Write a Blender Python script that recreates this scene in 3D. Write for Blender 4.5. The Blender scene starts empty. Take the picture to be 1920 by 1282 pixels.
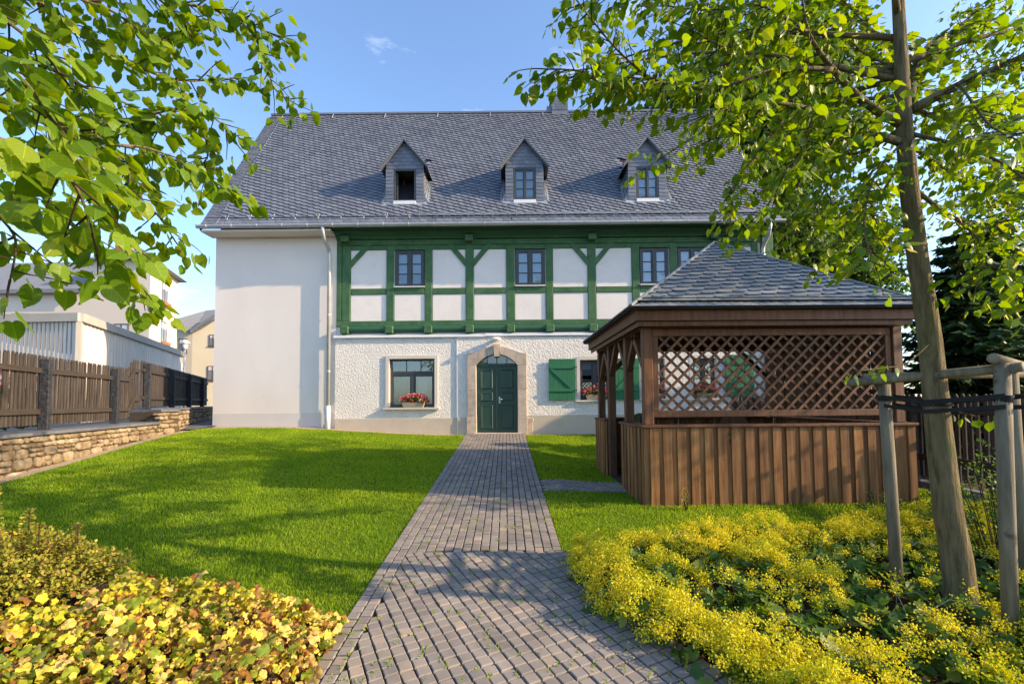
import bpy, math, random
import numpy as np
from mathutils import Vector, Matrix
random.seed(7); rng = np.random.default_rng(7)
R = math.radians
sc = bpy.context.scene
C = sc.collection

# ------------------------------------------------------------------ camera
cd = bpy.data.cameras.new('camera'); cam = bpy.data.objects.new('camera', cd); C.objects.link(cam)
cd.lens = 16.0; cd.sensor_width = 36.0; cd.shift_y = 75/1920; cd.clip_end = 2000; cd.clip_start = 0.05
_y, _p, _r = R(0.8), R(2.5), R(0.5)
fw = Vector((math.sin(_y)*math.cos(_p), math.cos(_y)*math.cos(_p), math.sin(_p)))
rt = fw.cross(Vector((0, 0, 1))).normalized(); up = rt.cross(fw)
rt2 = rt*math.cos(_r)-up*math.sin(_r); up2 = rt*math.sin(_r)+up*math.cos(_r)
m = Matrix((rt2, up2, -fw)).transposed().to_4x4(); m.translation = (0, 0, 1.8)
cam.matrix_world = m
sc.camera = cam
# ------------------------------------------------------------------ sky, sun, exposure
SUN = Vector((1, -0.21, 0.46)).normalized()          # towards the sun
w = bpy.data.worlds.new('World'); sc.world = w; w.use_nodes = True
nt = w.node_tree; nt.nodes.clear()
sky = nt.nodes.new('ShaderNodeTexSky'); sky.sky_type = 'NISHITA'; sky.sun_disc = False
sky.sun_elevation = math.asin(SUN.z); sky.sun_rotation = math.atan2(SUN.x, SUN.y)
sky.air_density = 1.0; sky.dust_density = 1.3; sky.ozone_density = 3.2; sky.altitude = 300
bg = nt.nodes.new('ShaderNodeBackground'); bg.inputs['Strength'].default_value = 0.15
wo = nt.nodes.new('ShaderNodeOutputWorld')
tc = nt.nodes.new('ShaderNodeTexCoord'); mp = nt.nodes.new('ShaderNodeMapping')
mp.inputs['Scale'].default_value = (1.6, 1.6, 5.0)
nz = nt.nodes.new('ShaderNodeTexNoise'); nz.inputs['Scale'].default_value = 2.3; nz.inputs['Detail'].default_value = 9; nz.inputs['Roughness'].default_value = .6
cr = nt.nodes.new('ShaderNodeValToRGB'); cr.color_ramp.elements[0].position = .60; cr.color_ramp.elements[1].position = .95
mx = nt.nodes.new('ShaderNodeMix'); mx.data_type = 'RGBA'; mx.inputs['B'].default_value = (5.2, 5.3, 5.5, 1)
nt.links.new(tc.outputs['Generated'], mp.inputs['Vector']); nt.links.new(mp.outputs['Vector'], nz.inputs['Vector'])
nt.links.new(nz.outputs['Fac'], cr.inputs['Fac']); nt.links.new(cr.outputs['Color'], mx.inputs['Factor'])
nt.links.new(sky.outputs['Color'], mx.inputs['A']); nt.links.new(mx.outputs['Result'], bg.inputs['Color'])
nt.links.new(bg.outputs['Background'], wo.inputs['Surface'])
sd = bpy.data.lights.new('sun', 'SUN'); sd.energy = 3.65; sd.angle = R(0.5); sd.color = (1.0, .76, .48)
sun = bpy.data.objects.new('sun', sd); C.objects.link(sun); sun.rotation_euler = (-SUN).to_track_quat('-Z', 'Y').to_euler()
sc.view_settings.view_transform = 'Standard'; sc.view_settings.look = 'None'
sc.view_settings.exposure = 1.4; sc.view_settings.gamma = 1.0; sc.view_settings.use_curve_mapping = False
sc.cycles.max_bounces = 8; sc.cycles.transparent_max_bounces = 12; sc.cycles.use_denoising = True

# ------------------------------------------------------------------ materials
def _rnd(nt):
    oi = nt.nodes.new('ShaderNodeObjectInfo'); at = nt.nodes.new('ShaderNodeAttribute'); at.attribute_name = 'rnd'
    a = nt.nodes.new('ShaderNodeMath'); a.operation = 'ADD'; f = nt.nodes.new('ShaderNodeMath'); f.operation = 'FRACT'
    nt.links.new(oi.outputs['Random'], a.inputs[0]); nt.links.new(at.outputs['Fac'], a.inputs[1]); nt.links.new(a.outputs[0], f.inputs[0])
    return f.outputs[0]
def ramp(nt, fac, cols, interp='LINEAR'):
    r = nt.nodes.new('ShaderNodeValToRGB'); r.color_ramp.interpolation = interp
    e = r.color_ramp.elements
    while len(e) < len(cols): e.new(.5)
    for i, c in enumerate(cols):
        if len(c) == 4: e[i].position = c[3]
        else: e[i].position = i/(len(cols)-1)
        e[i].color = (c[0], c[1], c[2], 1)
    nt.links.new(fac, r.inputs['Fac']); return r.outputs['Color']
def mixc(nt, fac, a, b, mode='MIX'):
    n = nt.nodes.new('ShaderNodeMix'); n.data_type = 'RGBA'; n.blend_type = mode
    for s, v in (('Factor', fac), ('A', a), ('B', b)):
        if hasattr(v, 'links'): nt.links.new(v, n.inputs[s])
        elif s == 'Factor': n.inputs[s].default_value = v
        else: n.inputs[s].default_value = (v[0], v[1], v[2], 1)
    return n.outputs['Result']
def noise(nt, scale, detail=5, rough=.6, stretch=None, dist=0, coord='Object'):
    tc = nt.nodes.new('ShaderNodeTexCoord'); n = nt.nodes.new('ShaderNodeTexNoise')
    n.inputs['Scale'].default_value = scale; n.inputs['Detail'].default_value = detail; n.inputs['Roughness'].default_value = rough; n.inputs['Distortion'].default_value = dist
    src = tc.outputs['Object']
    if coord == 'World':
        g = nt.nodes.new('ShaderNodeNewGeometry'); src = g.outputs['Position']
    if stretch:
        mp = nt.nodes.new('ShaderNodeMapping'); mp.inputs['Scale'].default_value = stretch
        nt.links.new(src, mp.inputs['Vector']); src = mp.outputs['Vector']
    # shift the pattern per object so copies differ
    if coord != 'World':
        v = nt.nodes.new('ShaderNodeVectorMath'); v.operation = 'ADD'
        oi = nt.nodes.new('ShaderNodeObjectInfo'); mm = nt.nodes.new('ShaderNodeMath'); mm.operation = 'MULTIPLY'; mm.inputs[1].default_value = 37
        nt.links.new(oi.outputs['Random'], mm.inputs[0]); nt.links.new(src, v.inputs[0]); nt.links.new(mm.outputs[0], v.inputs[1]); src = v.outputs[0]
    nt.links.new(src, n.inputs['Vector']); return n.outputs['Fac']
def new_mat(name):
    m = bpy.data.materials.new(name); m.use_nodes = True
    return m, m.node_tree, m.node_tree.nodes['Principled BSDF']
def mat(name, cols, rough=.8, scale=4, stretch=None, spec=.3, metal=0, pieces=None, dirt=None, bump=None, coord='Object', dist=0, detail=5):
    """cols: ramp of the slow variation; pieces: ramp multiplied per piece; dirt: (colour, scale, lo, hi); bump: (scale, strength, distance[, stretch])"""
    m, nt, b = new_mat(name)
    c = ramp(nt, noise(nt, scale, detail, .6, stretch, dist, coord), [(*q, .3+.4*i/max(1, len(cols)-1)) for i, q in enumerate(cols)])
    if pieces: c = mixc(nt, 1, c, ramp(nt, _rnd(nt), pieces), 'MULTIPLY')
    if dirt:
        f = ramp(nt, noise(nt, dirt[1], 6, .7, None, 0, coord), [(0, 0, 0, dirt[2]), (1, 1, 1, dirt[3])])
        c = mixc(nt, f, c, dirt[0])
    nt.links.new(c, b.inputs['Base Color'])
    b.inputs['Roughness'].default_value = rough; b.inputs['Specular IOR Level'].default_value = spec; b.inputs['Metallic'].default_value = metal
    if bump:
        bn = nt.nodes.new('ShaderNodeBump'); bn.inputs['Strength'].default_value = bump[1]; bn.inputs['Distance'].default_value = bump[2]
        nt.links.new(noise(nt, bump[0], 6, .6, bump[3] if len(bump) > 3 else None, .3, coord), bn.inputs['Height']); nt.links.new(bn.outputs['Normal'], b.inputs['Normal'])
    return m
def leaf_mat(name, cols, trans=.45, rough=.45, big=None):
    m, nt, b = new_mat(name); out = nt.nodes['Material Output']
    c = ramp(nt, _rnd(nt), cols)
    if big: c = mixc(nt, 1, c, ramp(nt, noise(nt, big[0], 3, .5, None, 0, 'World'), [(*big[1], .35), (*big[2], .65)]), 'MULTIPLY')
    b.inputs['Roughness'].default_value = rough; b.inputs['Specular IOR Level'].default_value = .22
    t = nt.nodes.new('ShaderNodeBsdfTranslucent'); ms = nt.nodes.new('ShaderNodeMixShader'); ms.inputs[0].default_value = trans
    hs = nt.nodes.new('ShaderNodeHueSaturation'); hs.inputs['Saturation'].default_value = 1.15; hs.inputs['Value'].default_value = 1.5; hs.inputs['Hue'].default_value = .485
    nt.links.new(c, b.inputs['Base Color']); nt.links.new(c, hs.inputs['Color']); nt.links.new(hs.outputs['Color'], t.inputs['Color'])
    nt.links.new(b.outputs[0], ms.inputs[1]); nt.links.new(t.outputs[0], ms.inputs[2]); nt.links.new(ms.outputs[0], out.inputs['Surface'])
    return m
MT = {}
MT['plaster'] = mat('smooth_plaster', [(.71, .64, .59), (.77, .70, .65)], .9, .9, (1, 1, .45), spec=.1, bump=(60, .2, .004), dirt=((.60, .56, .53), 2.5, .58, .85))
MT['rough_plaster'] = mat('rough_plaster', [(.71, .66, .61), (.79, .74, .69)], .95, 3, spec=.1, bump=(19, 1.0, .045))
MT['surround'] = mat('pale_window_band', [(.60, .53, .46), (.66, .59, .52)], .9, 2, spec=.1)
MT['plinth'] = mat('beige_plinth', [(.50, .42, .33), (.56, .48, .39)], .9, 2, spec=.1, bump=(80, .2, .004))
MT['plinth_grey'] = mat('grey_plinth', [(.58, .545, .53), (.62, .585, .565)], .9, 2, spec=.1)
MT['infill'] = mat('infill_plaster', [(.74, .68, .64), (.80, .74, .70)], .9, 2, spec=.1, bump=(50, .3, .006), dirt=((.62, .57, .52), 3, .56, .85))
MT['green_timber'] = mat('green_timber', [(.032, .095, .04), (.05, .125, .052), (.07, .15, .058)], .65, 3, (1, 1, 1), .3, dirt=((.13, .19, .10), 7, .54, .80), bump=(14, .7, .012, (1, 1, 1)))
MT['green_dark'] = mat('green_cove', [(.022, .085, .045), (.03, .105, .055)], .5, 3, spec=.4)
MT['door_green'] = mat('door_green', [(.012, .045, .032), (.016, .055, .038)], .4, 3, spec=.5)
MT['shutter_green'] = mat('shutter_green', [(.025, .14, .065), (.035, .17, .08)], .6, 5, (1, 1, .2), .3, bump=(30, .3, .004, (1, 1, .1)))
MT['frame_grey'] = mat('slate_grey_paint', [(.04, .046, .05), (.05, .056, .06)], .45, 4, spec=.5)
MT['stone'] = mat('pink_sandstone', [(.40, .32, .25), (.50, .41, .33), (.56, .47, .39)], .9, 6, spec=.15, pieces=[(.85, .85, .87), (1.05, 1.03, 1)], dirt=((.22, .16, .12), 22, .55, .75), bump=(50, .5, .008))
MT['zinc'] = mat('weathered_zinc', [(.42, .43, .44), (.52, .53, .53)], .45, 3, spec=.5, metal=.5)
MT['white_metal'] = mat('white_sheet_metal', [(.66, .66, .67), (.74, .74, .75)], .5, 3, spec=.4)
MT['slate'] = mat('roof_slate', [(.118, .133, .168), (.15, .165, .20)], .48, 9, spec=.5, pieces=[(.78, .79, .82), (1, 1, 1), (1.2, 1.19, 1.18)], dirt=((.13, .125, .11), 2.2, .60, .85), bump=(45, .35, .006))
MT['slate_g'] = mat('gazebo_slate', [(.16, .175, .19), (.20, .215, .23)], .36, 9, spec=.55, pieces=[(.7, .72, .76), (1, 1, 1), (1.2, 1.2, 1.2)], bump=(45, .4, .006))
MT['underlay'] = mat('dark_underlay', [(.015, .015, .018), (.02, .02, .022)], .9, 3)
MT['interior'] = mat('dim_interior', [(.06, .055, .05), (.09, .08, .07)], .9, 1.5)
MT['blind'] = mat('pale_blind', [(.55, .56, .58), (.62, .63, .65)], .9, 3)
MT['soil'] = mat('garden_soil', [(.035, .025, .017), (.07, .05, .033)], .95, 12, spec=.1, coord='World', bump=(30, 1, .03))
MT['lawn_soil'] = mat('lawn_thatch', [(.06, .10, .008), (.09, .14, .012)], .95, 6, spec=.05, coord='World')
MT['gravel'] = mat('beige_gravel', [(.26, .19, .13), (.40, .31, .22), (.52, .42, .32)], .95, 45, spec=.1, coord='World', bump=(55, 1, .02))
MT['paver'] = mat('concrete_paver', [(.20, .178, .160), (.285, .255, .228)], .85, 3.5, spec=.25, pieces=[(.74, .74, .77, 0), (.95, .94, .94, .4), (1.0, .98, .96, .9), (1.35, 1.2, 1.05, 1)], bump=(120, .5, .003), coord='World', dirt=((.12, .115, .10), 1.6, .55, .8))
MT['joint'] = mat('sandy_joint', [(.03, .027, .02), (.055, .048, .035)], .95, 20, spec=.05, coord='World', dirt=((.05, .08, .012), 3, .5, .62))
MT['asphalt'] = mat('asphalt', [(.10, .10, .11), (.13, .13, .135)], .9, 20, spec=.2, coord='World', bump=(150, .4, .004))
MT['brownwood'] = mat('brown_stained_wood', [(.075, .030, .014), (.13, .055, .025), (.175, .080, .038)], .6, 3, (7, 7, .7), .35, pieces=[(.75, .75, .75), (1.1, 1.08, 1.05)], bump=(10, .4, .004, (8, 8, .6)))
MT['boardwood'] = mat('weathered_brown_board', [(.12, .050, .018), (.23, .105, .038), (.33, .175, .07)], .65, 2.2, (9, 9, .55), .3, pieces=[(.7, .68, .66), (1, 1, 1), (1.22, 1.15, 1.05)], dirt=((.045, .024, .013), 7, .62, .72), bump=(9, .5, .005, (9, 9, .5)))
MT['picket'] = mat('grey_brown_picket', [(.036, .029, .026), (.066, .054, .047), (.098, .082, .072)], .8, 3, (8, 8, .8), .2, pieces=[(.72, .72, .72), (1.1, 1.05, 1)], bump=(12, .4, .004, (8, 8, .5)))
MT['rail'] = mat('dark_brown_rail', [(.035, .027, .022), (.06, .046, .038)], .75, 3, (.7, .7, 8), .25)
MT['granite'] = mat('dark_granite_post', [(.010, .012, .017), (.022, .024, .031), (.04, .043, .05)], .7, 16, spec=.35, bump=(14, 1, .03))
MT['capstone'] = mat('slate_coping', [(.10, .105, .12), (.16, .165, .18)], .7, 6, spec=.3, pieces=[(.85, .85, .85), (1.1, 1.1, 1.1)], bump=(18, .6, .015))
MT['sandstone'] = mat('ochre_fieldstone', [(.16, .12, .075), (.28, .215, .135), (.40, .33, .235)], .92, 5, spec=.12, pieces=[(.62, .58, .55), (1, .97, .92), (1.12, 1.1, 1.1), (.85, .80, .78)], dirt=((.12, .09, .06), 16, .58, .78), bump=(22, 1, .025))
MT['mortar'] = mat('dark_mortar', [(.06, .045, .03), (.11, .085, .058)], .95, 20, spec=.05, bump=(40, .8, .01))
MT['roundwood'] = mat('grey_round_timber', [(.10, .085, .055), (.17, .145, .10), (.23, .20, .145)], .8, 3, (6, 6, .6), .2, dirt=((.06, .05, .035), 4, .6, .72), bump=(9, .6, .008, (8, 8, .4)))
MT['strap'] = mat('black_webbing', [(.012, .012, .013), (.02, .02, .021)], .7, 20, spec=.2)
MT['bark'] = mat('linden_bark', [(.08, .062, .034), (.16, .128, .07), (.22, .18, .10)], .9, 5, (5, 5, .9), .12, bump=(16, 1.0, .03, (3.2, 3.2, .5)), dirt=((.10, .11, .04), 3, .52, .7))
MT['twig'] = mat('dark_twig', [(.035, .025, .017), (.06, .043, .028)], .85, 10, spec=.15)
MT['cream'] = mat('cream_render', [(.68, .58, .47), (.72, .62, .51)], .9, .8, spec=.1)
MT['cream2'] = mat('yellow_render', [(.64, .56, .41), (.68, .60, .45)], .9, .8, spec=.1)
MT['shed_metal'] = mat('grey_white_cladding', [(.56, .52, .46), (.66, .62, .56)], .6, 2, (3, 3, .4), .3, dirt=((.30, .27, .22), 3, .6, .8))
MT['shed_trim'] = mat('beige_trim', [(.36, .33, .29), (.42, .39, .34)], .7, 3)
MT['fargrey'] = mat('far_slate_roof', [(.16, .165, .175), (.21, .215, .225)], .6, 2, (1, 1, 6), .4)
MT['farwin'] = mat('far_window_frame', [(.10, .07, .055), (.14, .10, .08)], .6, 3)
MT['brick'] = mat('red_brick', [(.33, .10, .06), (.42, .15, .09)], .85, 9)
MT['red_flower'] = leaf_mat('red_petals', [(.55, .008, .012), (.62, .02, .02), (.60, .12, .12), (.75, .55, .5)], .25)
MT['box_leaf'] = leaf_mat('geranium_leaf', [(.03, .08, .015), (.07, .14, .03)], .3)
MT['terracotta'] = mat('beige_planter', [(.36, .27, .19), (.42, .32, .23)], .8, 8)
MT['lamp_white'] = mat('white_enamel', [(.78, .78, .78), (.82, .82, .82)], .3, 3, spec=.5)
def glass(name, refl, tint):
    m, nt, b = new_mat(name); out = nt.nodes['Material Output']
    g = nt.nodes.new('ShaderNodeBsdfGlossy'); g.inputs['Roughness'].default_value = .02; g.inputs['Color'].default_value = (.9, .93, .96, 1)
    t = nt.nodes.new('ShaderNodeBsdfTransparent'); t.inputs['Color'].default_value = (*tint, 1)
    fr = nt.nodes.new('ShaderNodeFresnel'); fr.inputs['IOR'].default_value = 1.5
    ad = nt.nodes.new('ShaderNodeMath'); ad.operation = 'ADD'; ad.use_clamp = True; ad.inputs[1].default_value = refl
    ms = nt.nodes.new('ShaderNodeMixShader'); nt.links.new(fr.outputs[0], ad.inputs[0]); nt.links.new(ad.outputs[0], ms.inputs[0])
    nt.links.new(t.outputs[0], ms.inputs[1]); nt.links.new(g.outputs[0], ms.inputs[2]); nt.links.new(ms.outputs[0], out.inputs['Surface'])
    return m
MT['glass'] = glass('window_glass', .10, (.75, .8, .82))
MT['farglass'] = mat('far_glass', [(.10, .12, .15), (.22, .25, .30)], .1, 2, spec=.6)

# ------------------------------------------------------------------ mesh helpers
class MB:
    def __init__(s): s.v = []; s.f = []; s.r = []
    def add(s, vs, fs, r=None):
        o = len(s.v); s.v += [tuple(q) for q in vs]
        for f in fs: s.f.append(tuple(i+o for i in f)); s.r.append(random.random() if r is None else r)
        return s
    def box(s, x0, x1, y0, y1, z0, z1):
        return s.add([(x0,y0,z0),(x1,y0,z0),(x1,y1,z0),(x0,y1,z0),(x0,y0,z1),(x1,y0,z1),(x1,y1,z1),(x0,y1,z1)],
                     [(0,3,2,1),(4,5,6,7),(0,1,5,4),(1,2,6,5),(2,3,7,6),(3,0,4,7)], 0)
    def cbox(s, x0, x1, y0, y1, z0, z1, c=.004):
        """box with chamfered edges"""
        X, Y, Z = (x0, x1), (y0, y1), (z0, z1); vs = []; idx = {}
        for i in (0, 1):
            for j in (0, 1):
                for k in (0, 1):
                    sx, sy, sz = (1, -1)[i]*c, (1, -1)[j]*c, (1, -1)[k]*c
                    for a, (dx, dy, dz) in enumerate(((0, sy, sz), (sx, 0, sz), (sx, sy, 0))):
                        idx[i, j, k, a] = len(vs); vs.append((X[i]+dx, Y[j]+dy, Z[k]+dz))
        g = lambda i, j, k, a: idx[i, j, k, a]
        fs = []
        for i in (0, 1): fs.append([g(i,0,0,0), g(i,1,0,0), g(i,1,1,0), g(i,0,1,0)])
        for j in (0, 1): fs.append([g(0,j,0,1), g(1,j,0,1), g(1,j,1,1), g(0,j,1,1)])
        for k in (0, 1): fs.append([g(0,0,k,2), g(1,0,k,2), g(1,1,k,2), g(0,1,k,2)])
        for i in (0, 1):
            for j in (0, 1): fs.append([g(i,j,0,0), g(i,j,1,0), g(i,j,1,1), g(i,j,0,1)])
            for k in (0, 1): fs.append([g(i,0,k,0), g(i,1,k,0), g(i,1,k,2), g(i,0,k,2)])
        for j in (0, 1):
            for k in (0, 1): fs.append([g(0,j,k,1), g(1,j,k,1), g(1,j,k,2), g(0,j,k,2)])
        for i in (0, 1):
            for j in (0, 1):
                for k in (0, 1): fs.append([g(i,j,k,0), g(i,j,k,1), g(i,j,k,2)])
        s.add(vs, fs, 0); s.fix = True; return s
    def prism(s, poly, y0, y1):
        """polygon in (x,z) pulled from y0 to y1"""
        n = len(poly)
        return s.add([(x, y0, z) for x, z in poly]+[(x, y1, z) for x, z in poly],
                     [tuple(range(n)), tuple(range(2*n-1, n-1, -1))]+[(i, n+i, n+(i+1) % n, (i+1) % n) for i in range(n)], 0)
    def tube(s, pts, rad, n=8, cap=True, wob=0):
        pts = [Vector(p) for p in pts]; rad = rad if hasattr(rad, '__len__') else [rad]*len(pts)
        o = len(s.v); ref = None
        for i, p in enumerate(pts):
            t = (pts[min(i+1, len(pts)-1)]-pts[max(i-1, 0)]).normalized()
            if ref is None: ref = t.orthogonal().normalized()
            ref = (ref-t*ref.dot(t)).normalized(); b = t.cross(ref)
            for k in range(n):
                a = 2*math.pi*k/n; rr = rad[i]*(1+random.uniform(-wob, wob))
                s.v.append(tuple(p+(ref*math.cos(a)+b*math.sin(a))*rr))
        for i in range(len(pts)-1):
            for k in range(n):
                s.f.append((o+i*n+k, o+i*n+(k+1) % n, o+(i+1)*n+(k+1) % n, o+(i+1)*n+k)); s.r.append(0)
        if cap:
            s.f.append(tuple(o+n-1-k for k in range(n))); s.f.append(tuple(o+(len(pts)-1)*n+k for k in range(n))); s.r += [0, 0]
        return s
    def mesh(s, name, mt, smooth=False, rnd=False):
        me = bpy.data.meshes.new(name); me.from_pydata(s.v, [], s.f); me.materials.append(MT[mt] if isinstance(mt, str) else mt)
        if rnd: me.attributes.new('rnd', 'FLOAT', 'FACE').data.foreach_set('value', s.r)
        if getattr(s, 'fix', False):
            import bmesh
            b = bmesh.new(); b.from_mesh(me); bmesh.ops.recalc_face_normals(b, faces=b.faces); b.to_mesh(me); b.free()
        if smooth: me.shade_smooth()
        me.update(); return me
    def obj(s, name, mt, parent=None, smooth=False, rnd=False, loc=None):
        return link(name, s.mesh(name, mt, smooth, rnd), parent, loc)
def link(name, me, parent=None, loc=None, rot=None):
    o = bpy.data.objects.new(name, me); C.objects.link(o)
    if parent: o.parent = parent
    if loc is not None: o.location = loc
    if rot is not None: o.rotation_euler = rot
    return o
def box(name, mt, parent, *a, c=0):
    return (MB().cbox(*a, c=c) if c else MB().box(*a)).obj(name, mt, parent)
def tag(o, label, cat, group=None, kind=None):
    o['label'] = label; o['category'] = cat
    if group: o['group'] = group
    if kind: o['kind'] = kind
    return o
def thing(name, label, cat, loc=(0, 0, 0), rz=0, group=None):
    o = bpy.data.objects.new(name, None); C.objects.link(o); o.location = loc; o.rotation_euler = (0, 0, rz); o.empty_display_size = .2
    return tag(o, label, cat, group)
def struct(o): o['kind'] = 'structure'; return o
def stuff(o): o['kind'] = 'stuff'; return o
def np_mesh(name, mt, V, F, rnd=None, smooth=False):
    """V (n,3); F (m,k) all faces with k corners"""
    me = bpy.data.meshes.new(name); k = F.shape[1]
    me.vertices.add(len(V)); me.vertices.foreach_set('co', np.ascontiguousarray(V, np.float32).ravel())
    me.loops.add(F.size); me.loops.foreach_set('vertex_index', np.ascontiguousarray(F, np.int32).ravel())
    me.polygons.add(len(F)); me.polygons.foreach_set('loop_start', np.arange(len(F), dtype=np.int32)*k)
    me.materials.append(MT[mt])
    if rnd is not None: me.attributes.new('rnd', 'FLOAT', 'FACE').data.foreach_set('value', np.ascontiguousarray(rnd, np.float32))
    me.update(calc_edges=True); me.validate()
    if smooth: me.shade_smooth()
    return me
def scatter_mesh(name, mt, tv, tf, M3, P, rnd, smooth=True):
    """copies of a template (tv n,3; tf m,k) under matrices M3 (N,3,3) at P (N,3), one mesh"""
    N = len(P); V = np.einsum('nij,vj->nvi', M3, tv)+P[:, None, :]
    F = (tf[None]+(np.arange(N)*len(tv))[:, None, None]).reshape(-1, tf.shape[1])
    return np_mesh(name, mt, V.reshape(-1, 3), F, np.repeat(rnd, len(tf)), smooth)
def clip_poly(poly, clip):
    """Sutherland-Hodgman, clip is convex and counter-clockwise"""
    out = list(poly)
    for i in range(len(clip)):
        a, b = clip[i], clip[(i+1) % len(clip)]; inp, out = out, []
        if not inp: return []
        side = lambda p: (b[0]-a[0])*(p[1]-a[1])-(b[1]-a[1])*(p[0]-a[0])
        for j in range(len(inp)):
            p, q = inp[j-1], inp[j]; sp, sq = side(p), side(q)
            if (sp >= 0) != (sq >= 0):
                t = sp/(sp-sq); out.append((p[0]+(q[0]-p[0])*t, p[1]+(q[1]-p[1])*t))
            if sq >= 0: out.append(q)
    return out
def area2(p): return .5*abs(sum(p[i-1][0]*p[i][1]-p[i][0]*p[i-1][1] for i in range(len(p))))
def sstep(t): t = min(1, max(0, t)); return t*t*(3-2*t)
def npsstep(t): t = np.clip(t, 0, 1); return t*t*(3-2*t)
def zg(x, y):
    """height of the garden ground: rises towards the house, a little to the left, level round the gazebo"""
    x = np.asarray(x, float); y = np.asarray(y, float)
    base = .063*np.clip(y, -6, 14.2)
    lev = np.interp(y, [-6, 6.4, 9.0, 13.6, 30], [-.378, .40, .43, .857, .9])
    wgt = npsstep((x-.75)/.9)*npsstep((40-x)/5)
    return base*(1-wgt)+lev*wgt+.27*npsstep((-1.3-x)/6.0)*npsstep((y+1)/4)
def zgf(x, y): return float(zg(x, y))
# ================================================================== the ground
def sheet(name, mt, xs, ys, dz=0, keep=None):
    xs, ys = np.asarray(xs), np.asarray(ys); X, Y = np.meshgrid(xs, ys); V = np.stack([X, Y, zg(X, Y)+dz], -1).reshape(-1, 3)
    n = len(xs); F = [(j*n+i, j*n+i+1, (j+1)*n+i+1, (j+1)*n+i) for j in range(len(ys)-1) for i in range(n-1)
                      if keep is None or keep((xs[i]+xs[i+1])/2, (ys[j]+ys[j+1])/2)]
    return struct(link(name, np_mesh(name, mt, V, np.array(F))))
gx = np.concatenate([[-900, -300, -100, -40, -20], np.arange(-12, 12.1, .5), [20, 40, 100, 300, 900]])
gy = np.concatenate([[-600, -100, -30, -12], np.arange(-6, 20.1, .5), [30, 60, 150, 400, 1200]])
sheet('ground', 'soil', gx, gy, -.03)
PL, PR = -1.18, .55                       # edges of the path
def wall_front(y): return -7.67-(y-7.05)*.2687 if y < 12 else -9.0
def bed_left_back(x): return float(np.interp(x, [-9, -4.9, -3.9, -3.1, -2.3, -1.7, -1.2], [4.7, 4.5, 4.25, 3.85, 3.7, 3.5, 3.35]))
def bed_right_back(x): return float(np.interp(x, [.6, .75, 1.5, 2.7, 3.7, 5.0, 6.4], [4.3, 4.45, 4.9, 5.05, 5.2, 5.7, 6.0]))
def bed_right_edge(y): return float(np.interp(y, [-2, 2.0, 2.67, 3.0, 3.25, 3.62, 4.0, 4.4], [1.9, 1.6, 1.30, 1.06, .86, .68, .62, .70]))
EDGE = -.01
def in_lawn_left(x, y): return wall_front(y)+.32 < x < PL+EDGE*random.random() and bed_left_back(x) < y < 13.30
GZ = (1.86, 5.58, 6.17, 9.38)             # gazebo footprint
def in_lawn_right(x, y):
    if not (PR+.01 < x < 6.35 and bed_right_back(x) < y < 13.25): return False
    if 6.98 < y < 7.72 and x < GZ[0]: return False
    if y < 4.6 and x < .76: return False
    return not (GZ[0]+.03 < x < GZ[1]-.03 and GZ[2]+.03 < y < GZ[3]-.03)
fx = np.arange(-9.2, -1.15, .1); fy = np.arange(3.3, 13.5, .1)
sheet('lawn', 'lawn_soil', np.append(fx, PL), fy, 0, in_lawn_left)
sheet('lawn', 'lawn_soil', np.arange(PR, 6.5, .1), np.arange(4.2, 13.4, .1), 0, in_lawn_right)
# gravel strips along the walls
sheet('gravel_strip', 'gravel', np.arange(-9.3, 7.9, .3), [13.15, 13.35, 13.6, 14.1], -.012)
b = MB()
ys = np.arange(3.0, 13.3, .3)
for i in range(len(ys)-1):
    q = [(wall_front(y)+d, y, zgf(wall_front(y)+d, y)-.008) for y, d in ((ys[i], -.1), (ys[i], .42), (ys[i+1], .42), (ys[i+1], -.1))]
    b.add(q, [(0, 1, 2, 3)], 0)
struct(b.obj('gravel_strip', 'gravel'))
sheet('alley', 'asphalt', [-11.6, -10.5, -9.5, -8.7, -7.9], [12.9, 13.6, 14.5, 16, 18, 22], .03, lambda x, y: x < -8.6 and (x > -9.4-.5*(y-12.5)))
# street above the retaining wall
b = MB()
b.add([(-60, -10, 1.28), (-7.9, -10, 1.28), (-7.7, 4, 1.28), (-8.3, 7.2, 1.28), (-9.55, 12, 1.28), (-12.1, 18, 1.4), (-13.6, 21.2, 1.5), (-15, 26, 1.5), (-15, 90, 1.6), (-60, 90, 1.6)], [tuple(range(10))], 0)
struct(b.obj('street', 'asphalt'))

# ------------------------------------------------------------------ pavers
PV = .09
def paver_mesh(poly, h=.05, c=.004):
    """a block whose top edges are rounded off; poly around its own centre"""
    n = len(poly); k = []
    for i, p in enumerate(poly):
        d = math.hypot(*p) or 1; s = max(0, 1-c*1.6/d); k.append((p[0]*s, p[1]*s))
    vs = [(x, y, -h) for x, y in poly]+[(x, y, -c) for x, y in poly]+[(x, y, 0) for x, y in k]
    fs = [tuple(range(2*n, 3*n))]
    for a in (0, n):
        for i in range(n): fs.append((a+i, a+(i+1) % n, a+n+(i+1) % n, a+n+i))
    return vs, fs
pieces = []        # (cx, cy, angle, poly or None)
sq = .5*(PV-.010)
SQ = [(-sq, -sq), (sq, -sq), (sq, sq), (-sq, sq)]
YT = 4.62
ncol = 17; x0 = PL+2*PV; cw = (PR-x0)/ncol
for i in range(ncol):                    # the straight walk to the door: columns in running bond
    off = random.random()*PV; y = YT+.03+off
    while y < 13.5:
        pieces.append((x0+(i+.5)*cw, y, random.gauss(0, .02), None)); y += PV*random.choice((1, 1, 1, 1.0))
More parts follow.
